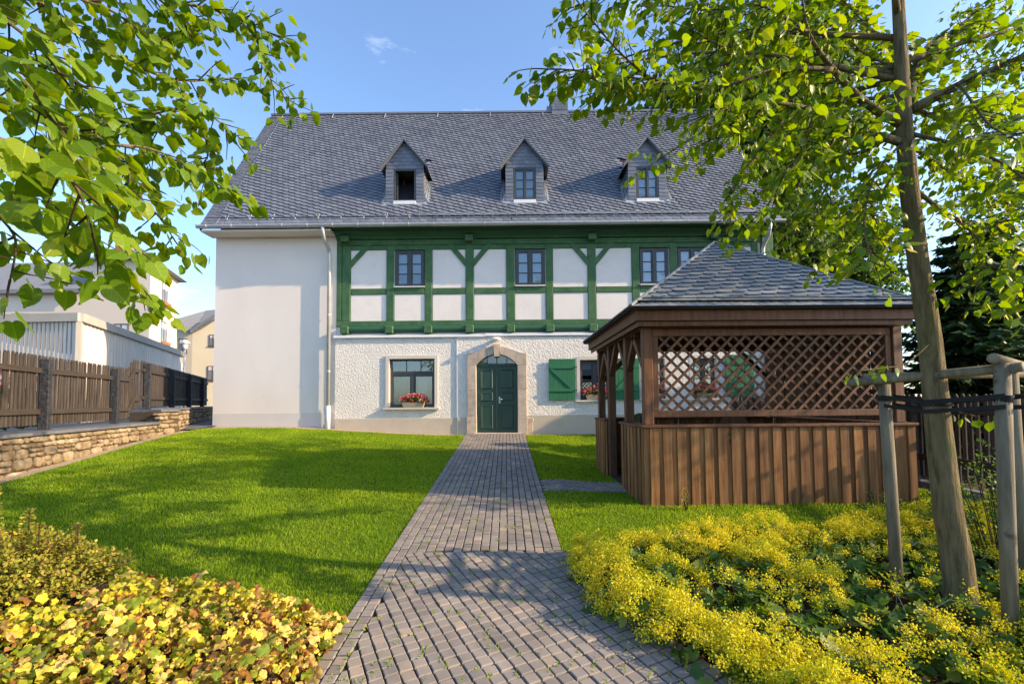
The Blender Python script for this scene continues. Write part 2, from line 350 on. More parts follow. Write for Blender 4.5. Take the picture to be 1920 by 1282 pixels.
for i in (0, 1):                         # border course
    y = -.6+i*.04
    while y < 13.5:
        pieces.append((PL+(i+.5)*PV, y, random.gauss(0, .015), None)); y += PV*1.02
for j in range(8):                       # walk to the gazebo
    y = 7.02+j*PV
    x = PR+.05+(j % 2)*.04
    while x < GZ[0]+.02: pieces.append((x, y, random.gauss(0, .02), None)); x += PV*1.03
a = R(26); ca, sa = math.cos(a), math.sin(a)
reg = [(PL+2*PV+.004, -.6), (2.0, -.6), (2.0, 2.0), (.95, 4.2), (.72, YT), (PL+2*PV+.004, YT)]
for i in range(-60, 75):
    for j in range(-60, 75):
        u, v = i*PV+(.0 if j % 2 else .0), j*PV
        cx, cy = .3+u*ca-v*sa, 2.8+u*sa+v*ca
        if not (-1.2 < cx < 2.2 and -.8 < cy < 4.8): continue
        sq2 = [(cx+p*ca-q*sa, cy+p*sa+q*ca) for p, q in SQ]
        cl = clip_poly(sq2, reg)
        if len(cl) < 3 or area2(cl) < .0012: continue
        if area2(cl) > .98*4*sq*sq: pieces.append((cx, cy, a+random.gauss(0, .02), None))
        else:
            mx_ = sum(p[0] for p in cl)/len(cl); my_ = sum(p[1] for p in cl)/len(cl)
            pieces.append((mx_, my_, 0, [(p[0]-mx_, p[1]-my_) for p in cl]))
b = MB()
for x_0, x_1, y_0, y_1 in ((PL, PR, YT, 13.6), (PR, GZ[0], 6.98, 7.72)):
    for k in range(int((y_1-y_0)/.3)+1):
        ya, yb = y_0+k*.3, min(y_1, y_0+k*.3+.3)
        if yb > ya: b.add([(x, y, zgf(x, y)+.006) for x, y in ((x_0, ya), (x_1, ya), (x_1, yb), (x_0, yb))], [(0, 1, 2, 3)], 0)
for k in range(18):
    ya, yb = -.6+k*.29, min(YT, -.6+k*.29+.29); xr = max(bed_right_edge((ya+yb)/2)+.12, .80)
    b.add([(x, y, zgf(x, y)+.006) for x, y in ((PL, ya), (xr, ya), (xr, yb), (PL, yb))], [(0, 1, 2, 3)], 0)
path = struct(b.obj('path', 'joint'))
pieces = [p for p in pieces if p[1] > 4.45 or p[0] < bed_right_edge(p[1])+.10]
vis = sorted([p for p in pieces if p[3] is None and p[1] > 2.68 and p[0] < bed_right_edge(p[1])-.05], key=lambda p: math.hypot(p[0], p[1]))
near = vis[:300]; nid = set(id(p) for p in near)
vs, fs = paver_mesh(SQ); proto = MB().add(vs, fs, 0).mesh('paver', 'paver')
tilt = lambda: R(3.6)+random.gauss(0, .008)
for p in near:
    o = link('paver', proto, path); o.matrix_local = Matrix.Translation((p[0], p[1], zgf(p[0], p[1])+.022+random.gauss(0, .0026))) @ Matrix.Rotation(tilt(), 4, 'X') @ Matrix.Rotation(random.gauss(0, .012), 4, 'Y') @ Matrix.Rotation(p[2], 4, 'Z')
b = MB()
for p in pieces:
    if id(p) in nid: continue
    vs, fs = paver_mesh(p[3] or SQ, .03)
    ml = Matrix.Translation((p[0], p[1], zgf(p[0], p[1])+.022+random.gauss(0, .0026))) @ Matrix.Rotation(R(3.6)+random.gauss(0, .01), 4, 'X') @ Matrix.Rotation(p[2], 4, 'Z')
    if p[3]: ml = Matrix.Translation((p[0], p[1], zgf(p[0], p[1])+.022)) @ Matrix.Rotation(R(3.6), 4, 'X')
    b.add([ml @ Vector(q) for q in vs], fs, random.random())
stuff(b.obj('far_pavers', 'paver', path, rnd=True))

# ================================================================== slate covering
def slate_poly(wd, ht, flip):
    """one scale slate in its own (u,v): lower corner rounded off"""
    p = [(-.5*wd, .62*ht), (-.5*wd, -.30*ht), (-.30*wd, -.5*ht), (.15*wd, -.56*ht), (.38*wd, -.45*ht), (.5*wd, -.2*ht), (.5*wd, .62*ht)]
    return [(-x, y) for x, y in reversed(p)] if flip else p
def cover(parent, mt, O, U, V, region, wd, ht, ang, flip, n_parts, keyf, name='slate', lift=.028, holes=()):
    """slates in courses turned by ang on the plane O+uU+vV (v up the slope), clipped to the convex region; n_parts whole slates become objects"""
    N = U.cross(V).normalized(); us = [p[0] for p in region]; vs_ = [p[1] for p in region]
    cu, cv = (min(us)+max(us))/2, (min(vs_)+max(vs_))/2; L = max(max(us)-min(us), max(vs_)-min(vs_))*.75+1
    ca, sa = math.cos(ang), math.sin(ang); sp = slate_poly(wd*1.0, ht*1.35, flip); full = area2(sp); items = []
    for j in range(int(-L/ht), int(L/ht)+1):
        for i in range(int(-L/wd)-1, int(L/wd)+2):
            a_, b_ = (i+.5*(j % 2)+random.gauss(0, .03))*wd, j*ht
            x, y = cu+a_*ca-b_*sa, cv+a_*sa+b_*ca
            if x < min(us)-wd or x > max(us)+wd or y < min(vs_)-2*ht or y > max(vs_)+2*ht: continue
            if any(h(x, y) for h in holes): continue
            pl = [(x+p*ca-q*sa, y+p*sa+q*ca) for p, q in sp]
            cl = clip_poly(pl, region)
            if len(cl) >= 3 and area2(cl) > .06*full: items.append((x, y, cl, area2(cl) > .99*full))
    def solid(cl, cx, cy):
        out = []
        lo = min((-(x-cx)*sa+(y-cy)*ca) for x, y in cl); hi = max((-(x-cx)*sa+(y-cy)*ca) for x, y in cl); rn = max(hi-lo, 1e-4)
        for x, y in cl:
            t = (-(x-cx)*sa+(y-cy)*ca-lo)/rn; out.append((x-cx, y-cy, lift*(1.55-1.45*t)))
        n = len(out); return [(x, y, z) for x, y, z in out]+[(x, y, z-.009) for x, y, z in out], [tuple(range(n))]+[(i, i+n, (i+1) % n+n, (i+1) % n) for i in range(n)]
    whole = sorted([k for k in range(len(items)) if items[k][3]], key=lambda k: keyf(O+U*items[k][0]+V*items[k][1]))[:n_parts]; ws = set(whole)
    M = Matrix((U, V, N)).transposed().to_4x4(); b = MB(); proto = None
    for k, (x, y, cl, w_) in enumerate(items):
        vs, fs = solid(cl, x, y)
        if k in ws:
            if proto is None: proto = MB().add(vs, fs, 0).mesh(name, mt)
            o = link(name, proto, parent); mm = M.copy(); mm.translation = O+U*x+V*y+N*random.uniform(0, .002); o.matrix_local = mm
        else:
            T = O+U*x+V*y+N*random.uniform(0, .002)
            b.add([T+U*p+V*q+N*r for p, q, r in vs], fs, random.random())
    if b.v: stuff(b.obj('slate_courses', mt, parent, rnd=True))

# ================================================================== the house
HR = R(-1.0)
house = thing('timbered_house', 'white plastered house with green timber frame upper storey and steep slate roof', 'house', (-.26, 13.65, .86), HR)
XL, XR, XM = -8.58, 8.30, -4.87           # left end, right end, where the timber frame begins
ZE, ZR_, YE, YR = 6.20, 12.0, -.48, 3.35  # eaves and ridge
def holed(x0, x1, z0, z1, y0, y1, holes):
    b = MB(); xs = sorted(set([x0, x1]+[h[0] for h in holes]+[h[1] for h in holes])); zs = sorted(set([z0, z1]+[h[2] for h in holes]+[h[3] for h in holes]))
    for i in range(len(xs)-1):
        for k in range(len(zs)-1):
            cx, cz = (xs[i]+xs[i+1])/2, (zs[k]+zs[k+1])/2
            if not any(h[0] < cx < h[1] and h[2] < cz < h[3] for h in holes):
                b.add([(xs[i], y0, zs[k]), (xs[i+1], y0, zs[k]), (xs[i+1], y0, zs[k+1]), (xs[i], y0, zs[k+1])], [(0, 1, 2, 3)], 0)
    for h in holes:                       # reveals
        b.add([(h[0], y0, h[2]), (h[1], y0, h[2]), (h[1], y0, h[3]), (h[0], y0, h[3]), (h[0], y1, h[2]), (h[1], y1, h[2]), (h[1], y1, h[3]), (h[0], y1, h[3])],
              [(0, 4, 5, 1), (1, 5, 6, 2), (2, 6, 7, 3), (3, 7, 4, 0)], 0)
    for q in (((x0, z0), (x0, z1)), ((x1, z1), (x1, z0)), ((x0, z1), (x1, z1))):
        b.add([(q[0][0], y0, q[0][1]), (q[1][0], y0, q[1][1]), (q[1][0], y1, q[1][1]), (q[0][0], y1, q[0][1])], [(0, 1, 2, 3)], 0)
    return b
W1 = (-3.236, -1.872, .80, 2.26); W2 = (2.49, 3.40, .98, 2.18); W3 = (4.40, 5.03, 1.0, 2.2); W4 = (5.87, 6.57, 1.0, 2.2)
DR = (-.62, .615, -.3, 2.42)
holed(-1.18, XR, -.5, 2.90, -.03, .30, [DR, W2, W3, W4]).obj('wall', 'rough_plaster', house)['label'] = 'rough plastered ground floor wall round the door'
holed(XM, -1.185, -.5, 2.90, .0, .30, [W1]).obj('wall', 'rough_plaster', house)
box('corner_bead', 'white_metal', house, -1.205, -1.18, -.036, .02, -.3, 2.87)
holed(XL, XM, -.6, 6.02, .07, .35, []).obj('wall', 'plaster', house)['label'] = 'smooth white plaster wall left of the timber frame'
box('plinth', 'plinth_grey', house, XL+.001, XM-.06, .064, .2, -.55, .66)
box('plinth', 'plinth', house, XM+.02, -1.21, -.012, .1, -.5, .475)
box('plinth', 'plinth', house, -1.178, -.895, -.044, .1, -.5, .49)
box('plinth', 'plinth', house, .87, XR-.01, -.044, .1, -.5, .54)
UW = [(-3.10, -2.19), (.575, 1.485), (4.37, 5.262), (5.53, 6.435)]; UZ = (4.46, 5.60)
holed(XM, XR, 2.9, 6.02, .10, .35, [(a_, b_, *UZ) for a_, b_ in UW]).obj('wall', 'infill', house)
# gables and back
for x, y in ((XL+.01, .08), (XR-.01, .08)):
    b = MB(); b.add([(x, y, -.6), (x, 6.9, -.6), (x, 6.9, 6.05), (x, YR, 11.9), (x, y, 6.05)], [(0, 1, 2, 3, 4)], 0); b.obj('gable_wall', 'plaster', house)
b = MB(); b.add([(XL, 6.9, -.6), (XR, 6.9, -.6), (XR, 6.9, 6.1), (XL, 6.9, 6.1)], [(0, 1, 2, 3)], 0); b.obj('wall', 'plaster', house)
# ---- timber frame
posts = [(-4.865, -4.722), (-4.70, -4.443), (-3.341, -3.114), (-2.175, -1.948), (-.929, -.686), (.30, .559), (1.496, 1.723), (2.788, 3.031), (4.128, 4.354), (5.273, 5.515), (6.449, 6.707), (7.786, 7.98)]
yb = .045
for a_, b_ in posts:
    box('post', 'green_timber', house, a_+random.uniform(-.01, .01), b_+random.uniform(-.01, .01), yb+random.uniform(-.004, .004), .2, 3.42, 5.745, c=.012)
box('sill_beam', 'green_timber', house, -4.86, XR-.1, yb-.012, .2, 3.262, 3.418, c=.012)
box('top_plate', 'green_timber', house, -4.86, XR-.1, yb-.014, .2, 5.748, 5.915, c=.012)
box('lintel_beam', 'green_timber', house, -4.45, 7.80, yb+.010, .2, 5.60, 5.744, c=.01)
for i in range(1, len(posts)-1):
    a_, b_ = posts[i][1]+.013, posts[i+1][0]-.013
    j = random.uniform(-.02, .02); win = any(abs((a_+b_)/2-(u+v)/2) < .2 for u, v in UW)
    if win: box('rail', 'green_timber', house, a_, b_, yb+.006, .2, 4.24, 4.42, c=.012)
    else: box('rail', 'green_timber', house, a_, b_, yb+.006, .2, 4.24+j, 4.42+j, c=.012)
    box('infill_panel', 'infill', house, a_, b_, .075, .15, 3.43, 4.235+min(j, 0))
    if not win: box('infill_panel', 'infill', house, a_, b_, .075, .15, 4.425+max(j, 0), 5.595)
def brace(xa, za, xb, zb, wd=.15):
    d = Vector((xb-xa, 0, zb-za)).normalized(); n = Vector((-d.z, 0, d.x))*wd/2
    p = [(xa+n.x, za+n.z), (xa-n.x, za-n.z), (xb-n.x, zb-n.z), (xb+n.x, zb+n.z)]
    MB().prism(p, yb-.006, .15).obj('brace', 'green_timber', house)
brace(-4.60, 4.98, -3.86, 5.80)
for pc in (-.807, 2.91):
    brace(pc-.06, 5.10, pc-.62, 5.78); brace(pc+.06, 5.10, pc+.62, 5.78)
brace(7.86, 5.05, 7.28, 5.78)
# cornice under the eaves: boards with a hollow, and beam ends
box('cornice', 'green_timber', house, -4.86, XR, -.05, .2, 5.92, 6.00)
b = MB(); prof = [(.04, 5.918), (-.06, 5.95), (-.11, 6.01), (-.20, 6.05), (-.24, 6.12), (.2, 6.12)]
n = len(prof); b.add([(-4.86, y, z) for y, z in prof]+[(XR, y, z) for y, z in prof], [tuple(range(n)), tuple(range(2*n-1, n-1, -1))]+[(i, n+i, n+(i+1) % n, (i+1) % n) for i in range(n)], 0)
b.obj('cornice', 'green_dark', house)
for x in (-4.57, -.81, 2.91, 6.58):
    box('beam_end', 'green_timber', house, x-.12, x+.12, -.17, .05, 5.80, 5.99, c=.015)
# jetty: beam ends and rounded fillers between them
ends = [-4.575, -3.23, -2.06, -.81, .43, 1.61, 2.91, 4.24, 5.39, 6.58, 7.88]
for i, x in enumerate(ends):
    box('beam_end', 'green_timber', house, x-.125, x+.125, -.10, .2, 3.02, 3.258, c=.02)
    if i < len(ends)-1:
        x0_, x1_ = x+.128, ends[i+1]-.128
        b = MB(); pr = [(.15, 3.255), (-.02, 3.255), (-.06, 3.20), (-.065, 3.14), (-.02, 3.085), (.04, 3.06), (.15, 3.06)]; n = len(pr)
        b.add([(x0_, y, z) for y, z in pr]+[(x1_, y, z) for y, z in pr], [tuple(range(n)), tuple(range(2*n-1, n-1, -1))]+[(k, n+k, n+(k+1) % n, (k+1) % n) for k in range(n)], 0)
        b.obj('filler_beam', 'green_dark', house)
# sheet metal flashing above the ground floor
for x0_, x1_ in ((-4.9, -2.4), (-2.398, -1.19), (-1.188, -.35), (-.348, 4.0), (4.002, XR)):
    b = MB(); pr = [(.12, 3.03), (-.07, 2.975), (-.075, 2.90), (-.06, 2.90), (-.055, 2.965), (.12, 3.0)]; n = len(pr); dz = .02 if x0_ > -.4 else 0
    b.add([(x0_, y, z+dz) for y, z in pr]+[(x1_, y, z+dz) for y, z in pr], [tuple(range(n)), tuple(range(2*n-1, n-1, -1))]+[(k, n+k, n+(k+1) % n, (k+1) % n) for k in range(n)], 0)
    b.obj('flashing', 'white_metal', house)
box('corner_board', 'green_timber', house, 8.07, 8.40, -.02, .15, 2.95, 6.0, c=.01)
# ---- windows
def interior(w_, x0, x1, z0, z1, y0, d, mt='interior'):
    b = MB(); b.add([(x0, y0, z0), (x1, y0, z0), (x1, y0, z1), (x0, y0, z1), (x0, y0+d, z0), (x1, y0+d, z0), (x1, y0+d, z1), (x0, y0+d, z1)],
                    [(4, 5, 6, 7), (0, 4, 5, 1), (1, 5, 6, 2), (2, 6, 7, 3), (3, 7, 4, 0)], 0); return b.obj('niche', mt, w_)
def casement(x0, x1, z0, z1, y, cols=2, rows=3, fr=.055, bar=.028, mull=.09, blind=None, parent=None, depth=.5, sill=True):
    """frame mesh is the window itself; panes, bars and sill are its pieces"""
    b = MB()
    for q in ((x0, x1, z0, z0+fr), (x0, x1, z1-fr, z1), (x0, x0+fr, z0+fr, z1-fr), (x1-fr, x1, z0+fr, z1-fr)): b.box(q[0], q[1], y, y+.07, q[2], q[3])
    wn = b.obj('window', 'frame_grey', parent)
    cx = (x0+x1)/2; leaves = [(x0+fr, cx-mull/2), (cx+mull/2, x1-fr)] if cols == 2 else [(x0+fr, x1-fr)]
    if cols == 2: box('mullion', 'frame_grey', wn, cx-mull/2, cx+mull/2, y-.012, y+.06, z0+fr, z1-fr)
    for a_, b_ in leaves:
        b = MB(); s_ = .038
        for q in ((a_, b_, z0+fr, z0+fr+s_), (a_, b_, z1-fr-s_, z1-fr), (a_, a_+s_, z0+fr+s_, z1-fr-s_), (b_-s_, b_, z0+fr+s_, z1-fr-s_)): b.box(q[0], q[1], y+.012, y+.06, q[2], q[3])
        b.obj('sash', 'frame_grey', wn)
        zz = np.linspace(z0+fr+s_, z1-fr-s_, rows+1)
        for k in range(rows):
            box('pane', 'glass', wn, a_+s_, b_-s_, y+.036, y+.042, zz[k], zz[k+1]-.001)
            if k: box('glazing_bar', 'frame_grey', wn, a_+s_, b_-s_, y+.02, y+.055, zz[k]-bar/2, zz[k]+bar/2)
    if blind is not None:
        zb = z0+(z1-z0)*blind
        box('blind', 'blind', wn, x0+fr, x1-fr, y+.12, y+.13, zb, z1-fr)
    interior(wn, x0, x1, z0, z1, y+.071, depth)
    if sill: box('window_sill', 'white_metal', wn, x0-.03, x1+.03, y-.09, y+.02, z0-.03, z0-.002)
    return wn
for k, (a_, b_) in enumerate(UW):
    casement(a_+.02, b_-.02, UZ[0]+.01, UZ[1]-.02, .085, blind=(.35, .08, .1, .3)[k], parent=house)
# ground floor windows: plaster band, transom light above two casements
def low_window(w_, parent, transom=True, blind=None):
    x0, x1, z0, z1 = w_; yy = .10
    for q in ((x0-.10, x0-.002, z0-.10, z1+.10), (x1+.002, x1+.10, z0-.10, z1+.10), (x0-.002, x1+.002, z1+.002, z1+.10)):
        box('window_surround', 'surround', parent, q[0], q[1], -.038, .05, q[2], q[3])
    box('window_sill', 'surround', parent, x0-.15, x1+.15, -.11, .10, z0-.055, z0-.003)
    if transom:
        zt = z0+.70*(z1-z0)
        wn = casement(x0+.01, x1-.01, z0+.01, zt, yy, 2, 1, .05, .03, .09, None, parent, 1.6, False)
        b = MB()
        for q in ((x0+.01, x1-.01, zt+.002, zt+.07), (x0+.01, x1-.01, z1-.06, z1-.01), (x0+.01, x0+.06, zt+.07, z1-.06), (x1-.06, x1-.01, zt+.07, z1-.06)): b.box(q[0], q[1], yy-.01, yy+.06, q[2], q[3])
        b.obj('transom_frame', 'frame_grey', wn)
        for t in (.36, .68): box('glazing_bar', 'frame_grey', wn, x0+(x1-x0)*t-.012, x0+(x1-x0)*t+.012, yy+.02, yy+.05, zt+.07, z1-.06)
        box('pane', 'glass', wn, x0+.06, x1-.06, yy+.03, yy+.036, zt+.07, z1-.06)
        interior(wn, x0+.01, x1-.01, zt, z1-.01, yy+.071, 1.6)
        box('curtain', 'blind', wn, x0+.78, x1-.30, yy+.30, yy+.31, z0+.42, zt-.10)
    else: wn = casement(x0+.01, x1-.01, z0+.01, z1-.01, yy, 2, 2, .05, .03, .08, blind, parent, 1.0, False)
    return wn
low_window(W1, house)
for w_, bl in ((W2, .62), (W3, None), (W4, None)): low_window(w_, house, False, bl)
# ---- shutters, boarded with a Z brace
def shutter(x0, x1, z0, z1, y=-.10, flip=1):
    sh = MB().box(x0+.02, x1-.02, y+.024, y+.034, z0+.02, z1-.02).obj('shutter', 'shutter_green', house); n = 6; wd = (x1-x0)/n
    for i in range(n): box('board', 'shutter_green', sh, x0+i*wd+.002, x0+(i+1)*wd-.002, y, y+.022, z0+random.uniform(0, .006), z1, c=.004)
    za, zb = z0+.24*(z1-z0), z0+.80*(z1-z0)
    for z in (za, zb): box('ledge', 'shutter_green', sh, x0+.01, x1-.01, y-.024, y-.001, z-.045, z+.045, c=.005)
    xa, xb = (x0+.07, x1-.10) if flip > 0 else (x1-.07, x0+.10)
    d = Vector((xb-xa, 0, (za-zb)+.11)).normalized(); nn = Vector((-d.z, 0, d.x))*.04
    MB().prism([(xa+nn.x, zb-.05+nn.z), (xa-nn.x, zb-.05-nn.z), (xb-nn.x, za+.05-nn.z), (xb+nn.x, za+.05+nn.z)][::-1], y-.020, y-.001).obj('brace', 'shutter_green', sh)
    for z in (za, zb): box('hinge', 'frame_grey', sh, (x1 if flip > 0 else x0)-.03, (x1 if flip > 0 else x0)+.04, y-.035, y-.022, z-.015, z+.015)
shutter(1.55, 2.345, .98, 2.21); shutter(3.50, 4.245, .98, 2.21, flip=-1); shutter(6.82, 7.655, 1.03, 2.29, flip=-1)
# ---- door with its stone surround
dz0 = .03
door = MB().box(-.62, .615, .10, .115, dz0, 2.05).obj('door', 'door_green', house)
for s_, (a_, b_) in enumerate(((-.605, -.012), (.008, .60))):
    lf = MB().box(a_, b_, .055, .10, dz0+.012, 2.02).obj('door_leaf', 'door_green', door)
    for z0_, z1_ in ((.14, .86), (.97, 1.24), (1.34, 1.92)):
        p0, p1 = a_+.11, b_-.11
        b = MB(); o_ = [(p0, z0_), (p1, z0_), (p1, z1_), (p0, z1_)]; i_ = [(p0+.03, z0_+.03), (p1-.03, z0_+.03), (p1-.03, z1_-.03), (p0+.03, z1_-.03)]; k_ = [(p0+.055, z0_+.055), (p1-.055, z0_+.055), (p1-.055, z1_-.055), (p0+.055, z1_-.055)]
        b.add([(x, .053, z) for x, z in o_]+[(x, .028, z) for x, z in i_]+[(x, .040, z) for x, z in k_],
              [(q, (q+1) % 4, 4+(q+1) % 4, 4+q) for q in range(4)]+[(4+q, 4+(q+1) % 4, 8+(q+1) % 4, 8+q) for q in range(4)]+[(8, 9, 10, 11)], 0)
        b.obj('door_panel', 'door_green', door)
box('cover_strip', 'door_green', door, -.03, .03, .030, .06, dz0+.01, 2.02)
MB().tube([(.07, .05, 1.02), (.07, -.01, 1.02), (.15, -.015, 1.02)], .011, 8).obj('handle', 'zinc', door, True)
box('lock_plate', 'zinc', door, .045, .095, .046, .054, .90, 1.10)
box('transom', 'door_green', house, -.62, .615, .02, .115, 2.022, 2.10)
b = MB(); b.add([(-.615+1.23*i/12, .10, 2.10+.30*math.sin(math.pi*i/12)**.8) for i in range(13)], [tuple(range(13))], 0); fan = b.obj('fanlight', 'glass', house)
for t in (-.3, 0, .3): box('glazing_bar', 'door_green', fan, t-.014, t+.014, .07, .099, 2.10, 2.375)
b = MB(); b.add([(-.6, .6, 2.0), (.6, .6, 2.0), (.6, .6, 2.45), (-.6, .6, 2.45)], [(0, 1, 2, 3)], 0); b.obj('hall_wall', 'interior', fan)
box('threshold', 'stone', house, -.70, .70, -.20, .12, -.12, .028, c=.01)
for s_ in (-1, 1):
    xi, xo = .622*s_, .885*s_
    for z0_, z1_, gr in ((0, .50, .02), (.502, 1.30, 0), (1.302, 2.03, 0)):
        q = sorted((xi-gr*.5*s_, xo+gr*s_)); box('jamb_stone', 'stone', house, q[0], q[1], -.09-gr, .16, z0_-.12 if z0_ == 0 else z0_, z1_, c=.008)
def intr(x): return 2.03+.345*math.cos(x/.622*math.pi/2)**.75 if abs(x) < .622 else 2.03
def outr(x): return 2.40+.21*math.cos(min(1, abs(x)/.75)*math.pi/2)**1.2
cuts = [-.885, -.55, -.28, -.10, .10, .28, .55, .885]
for i in range(7):
    if i == 3: continue
    a_, b_ = cuts[i]+.002, cuts[i+1]-.002; xs_ = np.linspace(a_, b_, 7)
    pl = [(x, max(intr(x), 2.033)) for x in xs_]+[(x, outr(x)) for x in xs_[::-1]]
    MB().prism(pl, -.09, .16).obj('arch_stone', 'stone', house)
MB().prism([(-.075, 2.30), (.075, 2.30), (.10, 2.66), (-.10, 2.66)], -.14, .16).obj('keystone', 'stone', house)
box('quoin_stone', 'stone', house, .915, 1.06, -.052, .05, -.1, .34, c=.01); box('quoin_stone', 'stone', house, .91, 1.08, -.056, .05, .345, .46, c=.01)
# ---- roof
SL = (ZR_-ZE)/(YR-YE); LN = math.hypot(ZR_-ZE, YR-YE); U = Vector((1, 0, 0)); V = Vector((0, YR-YE, ZR_-ZE)).normalized(); NR = U.cross(V)
RX0, RX1 = XL-.12, XR+.12
def rz(y): return ZE+SL*(y-YE)
b = MB(); b.add([(RX0, YE, ZE), (RX1, YE, ZE), (RX1, YR, ZR_), (RX0, YR, ZR_), (RX0, 2*YR-YE, ZE), (RX1, 2*YR-YE, ZE), (RX0, YE, ZE-.10), (RX1, YE, ZE-.10)], [(0, 1, 2, 3), (3, 2, 5, 4), (6, 7, 1, 0)], 0)
roof = b.obj('roof', 'underlay', house)
DX = [-2.79, .89, 4.65]; DY = .05
def dorm_hole(x, y):
    yy = YE+V.y*y
    return any(abs(RX0+x-d) < .50 and DY+.03 < yy < 1.45 for d in DX)
O = Vector((RX0, YE, ZE))
cover(roof, 'slate', O, U, V, [(.45, .34), (RX1-RX0, .34), (RX1-RX0, LN-.22), (.45, LN-.22)], .23, .14, R(-23), False, 200, lambda p: p.z+abs(p.x)*.05, holes=(dorm_hole,))
cover(roof, 'slate', O, U, V, [(.0, 0), (RX1-RX0, 0), (RX1-RX0, .36), (.0, .36)], .25, .17, 0, False, 60, lambda p: abs(p.x), lift=.016)
cover(roof, 'slate', O, U, V, [(.0, .36), (.47, .36), (.47, LN-.05), (.0, LN-.05)], .24, .085, R(2), True, 20, lambda p: p.z, lift=.015)
cover(roof, 'slate', O, U, V, [(.0, LN-.24), (RX1-RX0, LN-.24), (RX1-RX0, LN), (.0, LN)], .22, .13, 0, True, 0, lambda p: p.z, lift=.02)
MB().tube([(RX0+.46, YE, ZE+.03)]+[(RX0+.46, YR-.02, ZR_+.02)], .008, 5).obj('verge_strip', 'zinc', roof)
box('ridge_cap', 'slate', roof, RX0, RX1, YR-.07, YR+.07, ZR_-.02, ZR_+.05)
box('verge_board', 'frame_grey', roof, RX0-.012, RX0-.002, YE, YE+.1, ZE-.14, ZE)
b = MB(); b.add([(RX0-.005, YE, ZE-.12), (RX0-.005, YE, ZE+.02), (RX0-.005, YR, ZR_+.02), (RX0-.005, YR, ZR_-.2)], [(0, 1, 2, 3)], 0); b.obj('verge_board', 'frame_grey', roof)
box('soffit', 'plaster', house, RX0, XM, -.46, .09, 6.03, 6.08)
box('soffit', 'green_dark', house, XM, RX1, -.46, .09, 6.125, 6.16)
# gutter
b = MB(); seg = 9; pr = [(YE-.055+.075*math.cos(math.pi+math.pi*i/(seg-1)), ZE-.02+.085*math.sin(math.pi+math.pi*i/(seg-1))) for i in range(seg)]
pr = pr+[(y*1+.0, z+.012) if 0 else (YE-.055+(y-YE+.055)*.88, z+.010) for y, z in pr[::-1]]; n = len(pr)
b.add([(RX0-.06, y, z) for y, z in pr]+[(RX1+.05, y, z) for y, z in pr], [tuple(range(n)), tuple(range(2*n-1, n-1, -1))]+[(k, n+k, n+(k+1) % n, (k+1) % n) for k in range(n)], 0)
gut = b.obj('gutter', 'zinc', house)
for k in range(23):
    x = RX0+.25+k*.74; MB().tube([(x, YE-.055-.081*math.cos(t), ZE-.02-.091*math.sin(t)) for t in np.linspace(0, math.pi, 7)], .009, 5).obj('gutter_bracket', 'zinc', gut)
# downpipes with a swan neck
def downpipe(x, y, ztop, zbot, lower='white_metal'):
    dp = MB().tube([(x, YE-.05, ZE-.09), (x, YE-.05, ZE-.20), (x+.01, YE+.06, ZE-.42), (x+.01, y-.05, ZE-.62), (x+.01, y, ZE-.75), (x+.01, y, zbot)], .056, 12).obj('downpipe', 'zinc', house, True)
    for z in (5.3, 3.6, 1.9, .8): MB().tube([(x+.01, y, z-.02), (x+.01, y, z+.02)], .064, 12).obj('pipe_clip', 'zinc', dp)
    MB().tube([(x+.01, y, zbot-.02), (x+.01, y, zbot+.75)], .066, 12).obj('standpipe', 'white_metal', dp, True)
downpipe(-5.06, -.05, 6.1, .12); downpipe(8.03, -.09, 6.1, 0)
# snow guard rail and roof hooks
sg = MB()
for z_ in (.30, .36): sg.tube([(-2.3, *(O+V*z_+NR*.09)[1:]), (7.9, *(O+V*z_+NR*.09)[1:])], .010, 6)
sgo = sg.obj('snow_guard', 'zinc', roof)
for k in range(15):
    x = -2.25+k*.72; p = O+V*.30; q = O+V*.30+NR*.16; r_ = O+V*.62+NR*.02
    MB().tube([(x, *r_[1:]), (x, *p[1:]), (x, *q[1:])], .011, 5).obj('guard_bracket', 'zinc', roof)
for k in range(9):
    x = -8.0+k*.68; p = O+V*.26+NR*.02; q = O+V*.30+NR*.13
    MB().tube([(x, *(O+V*.50+NR*.03)[1:]), (x, *p[1:]), (x-.02, *q[1:])], .010, 5).obj('roof_hook', 'zinc', roof)
for k in range(8):
    x = -6.3+k*2.0; MB().tube([(x, *(O+V*(LN-.02)+NR*.05)[1:]), (x, *(O+V*(LN-.36)+NR*.05)[1:])], .010, 5).obj('roof_hook', 'zinc', roof)
# chimney
ch = MB().box(2.05, 2.66, 3.25, 3.9, 11.3, 12.60).obj('chimney', 'slate', roof)
box('chimney_cap', 'zinc', ch, 2.0, 2.71, 3.2, 3.95, 12.60, 12.65); box('chimney_skirt', 'slate', ch, 1.86, 2.049, 3.3, 3.9, 11.6, 12.22)
for z in np.arange(12.04, 12.6, .11):
    for k in range(5): box('cladding_slate', 'slate', ch, 2.05+k*.122+.003, 2.05+(k+1)*.122-.003, 3.236, 3.249, z, z+.105)
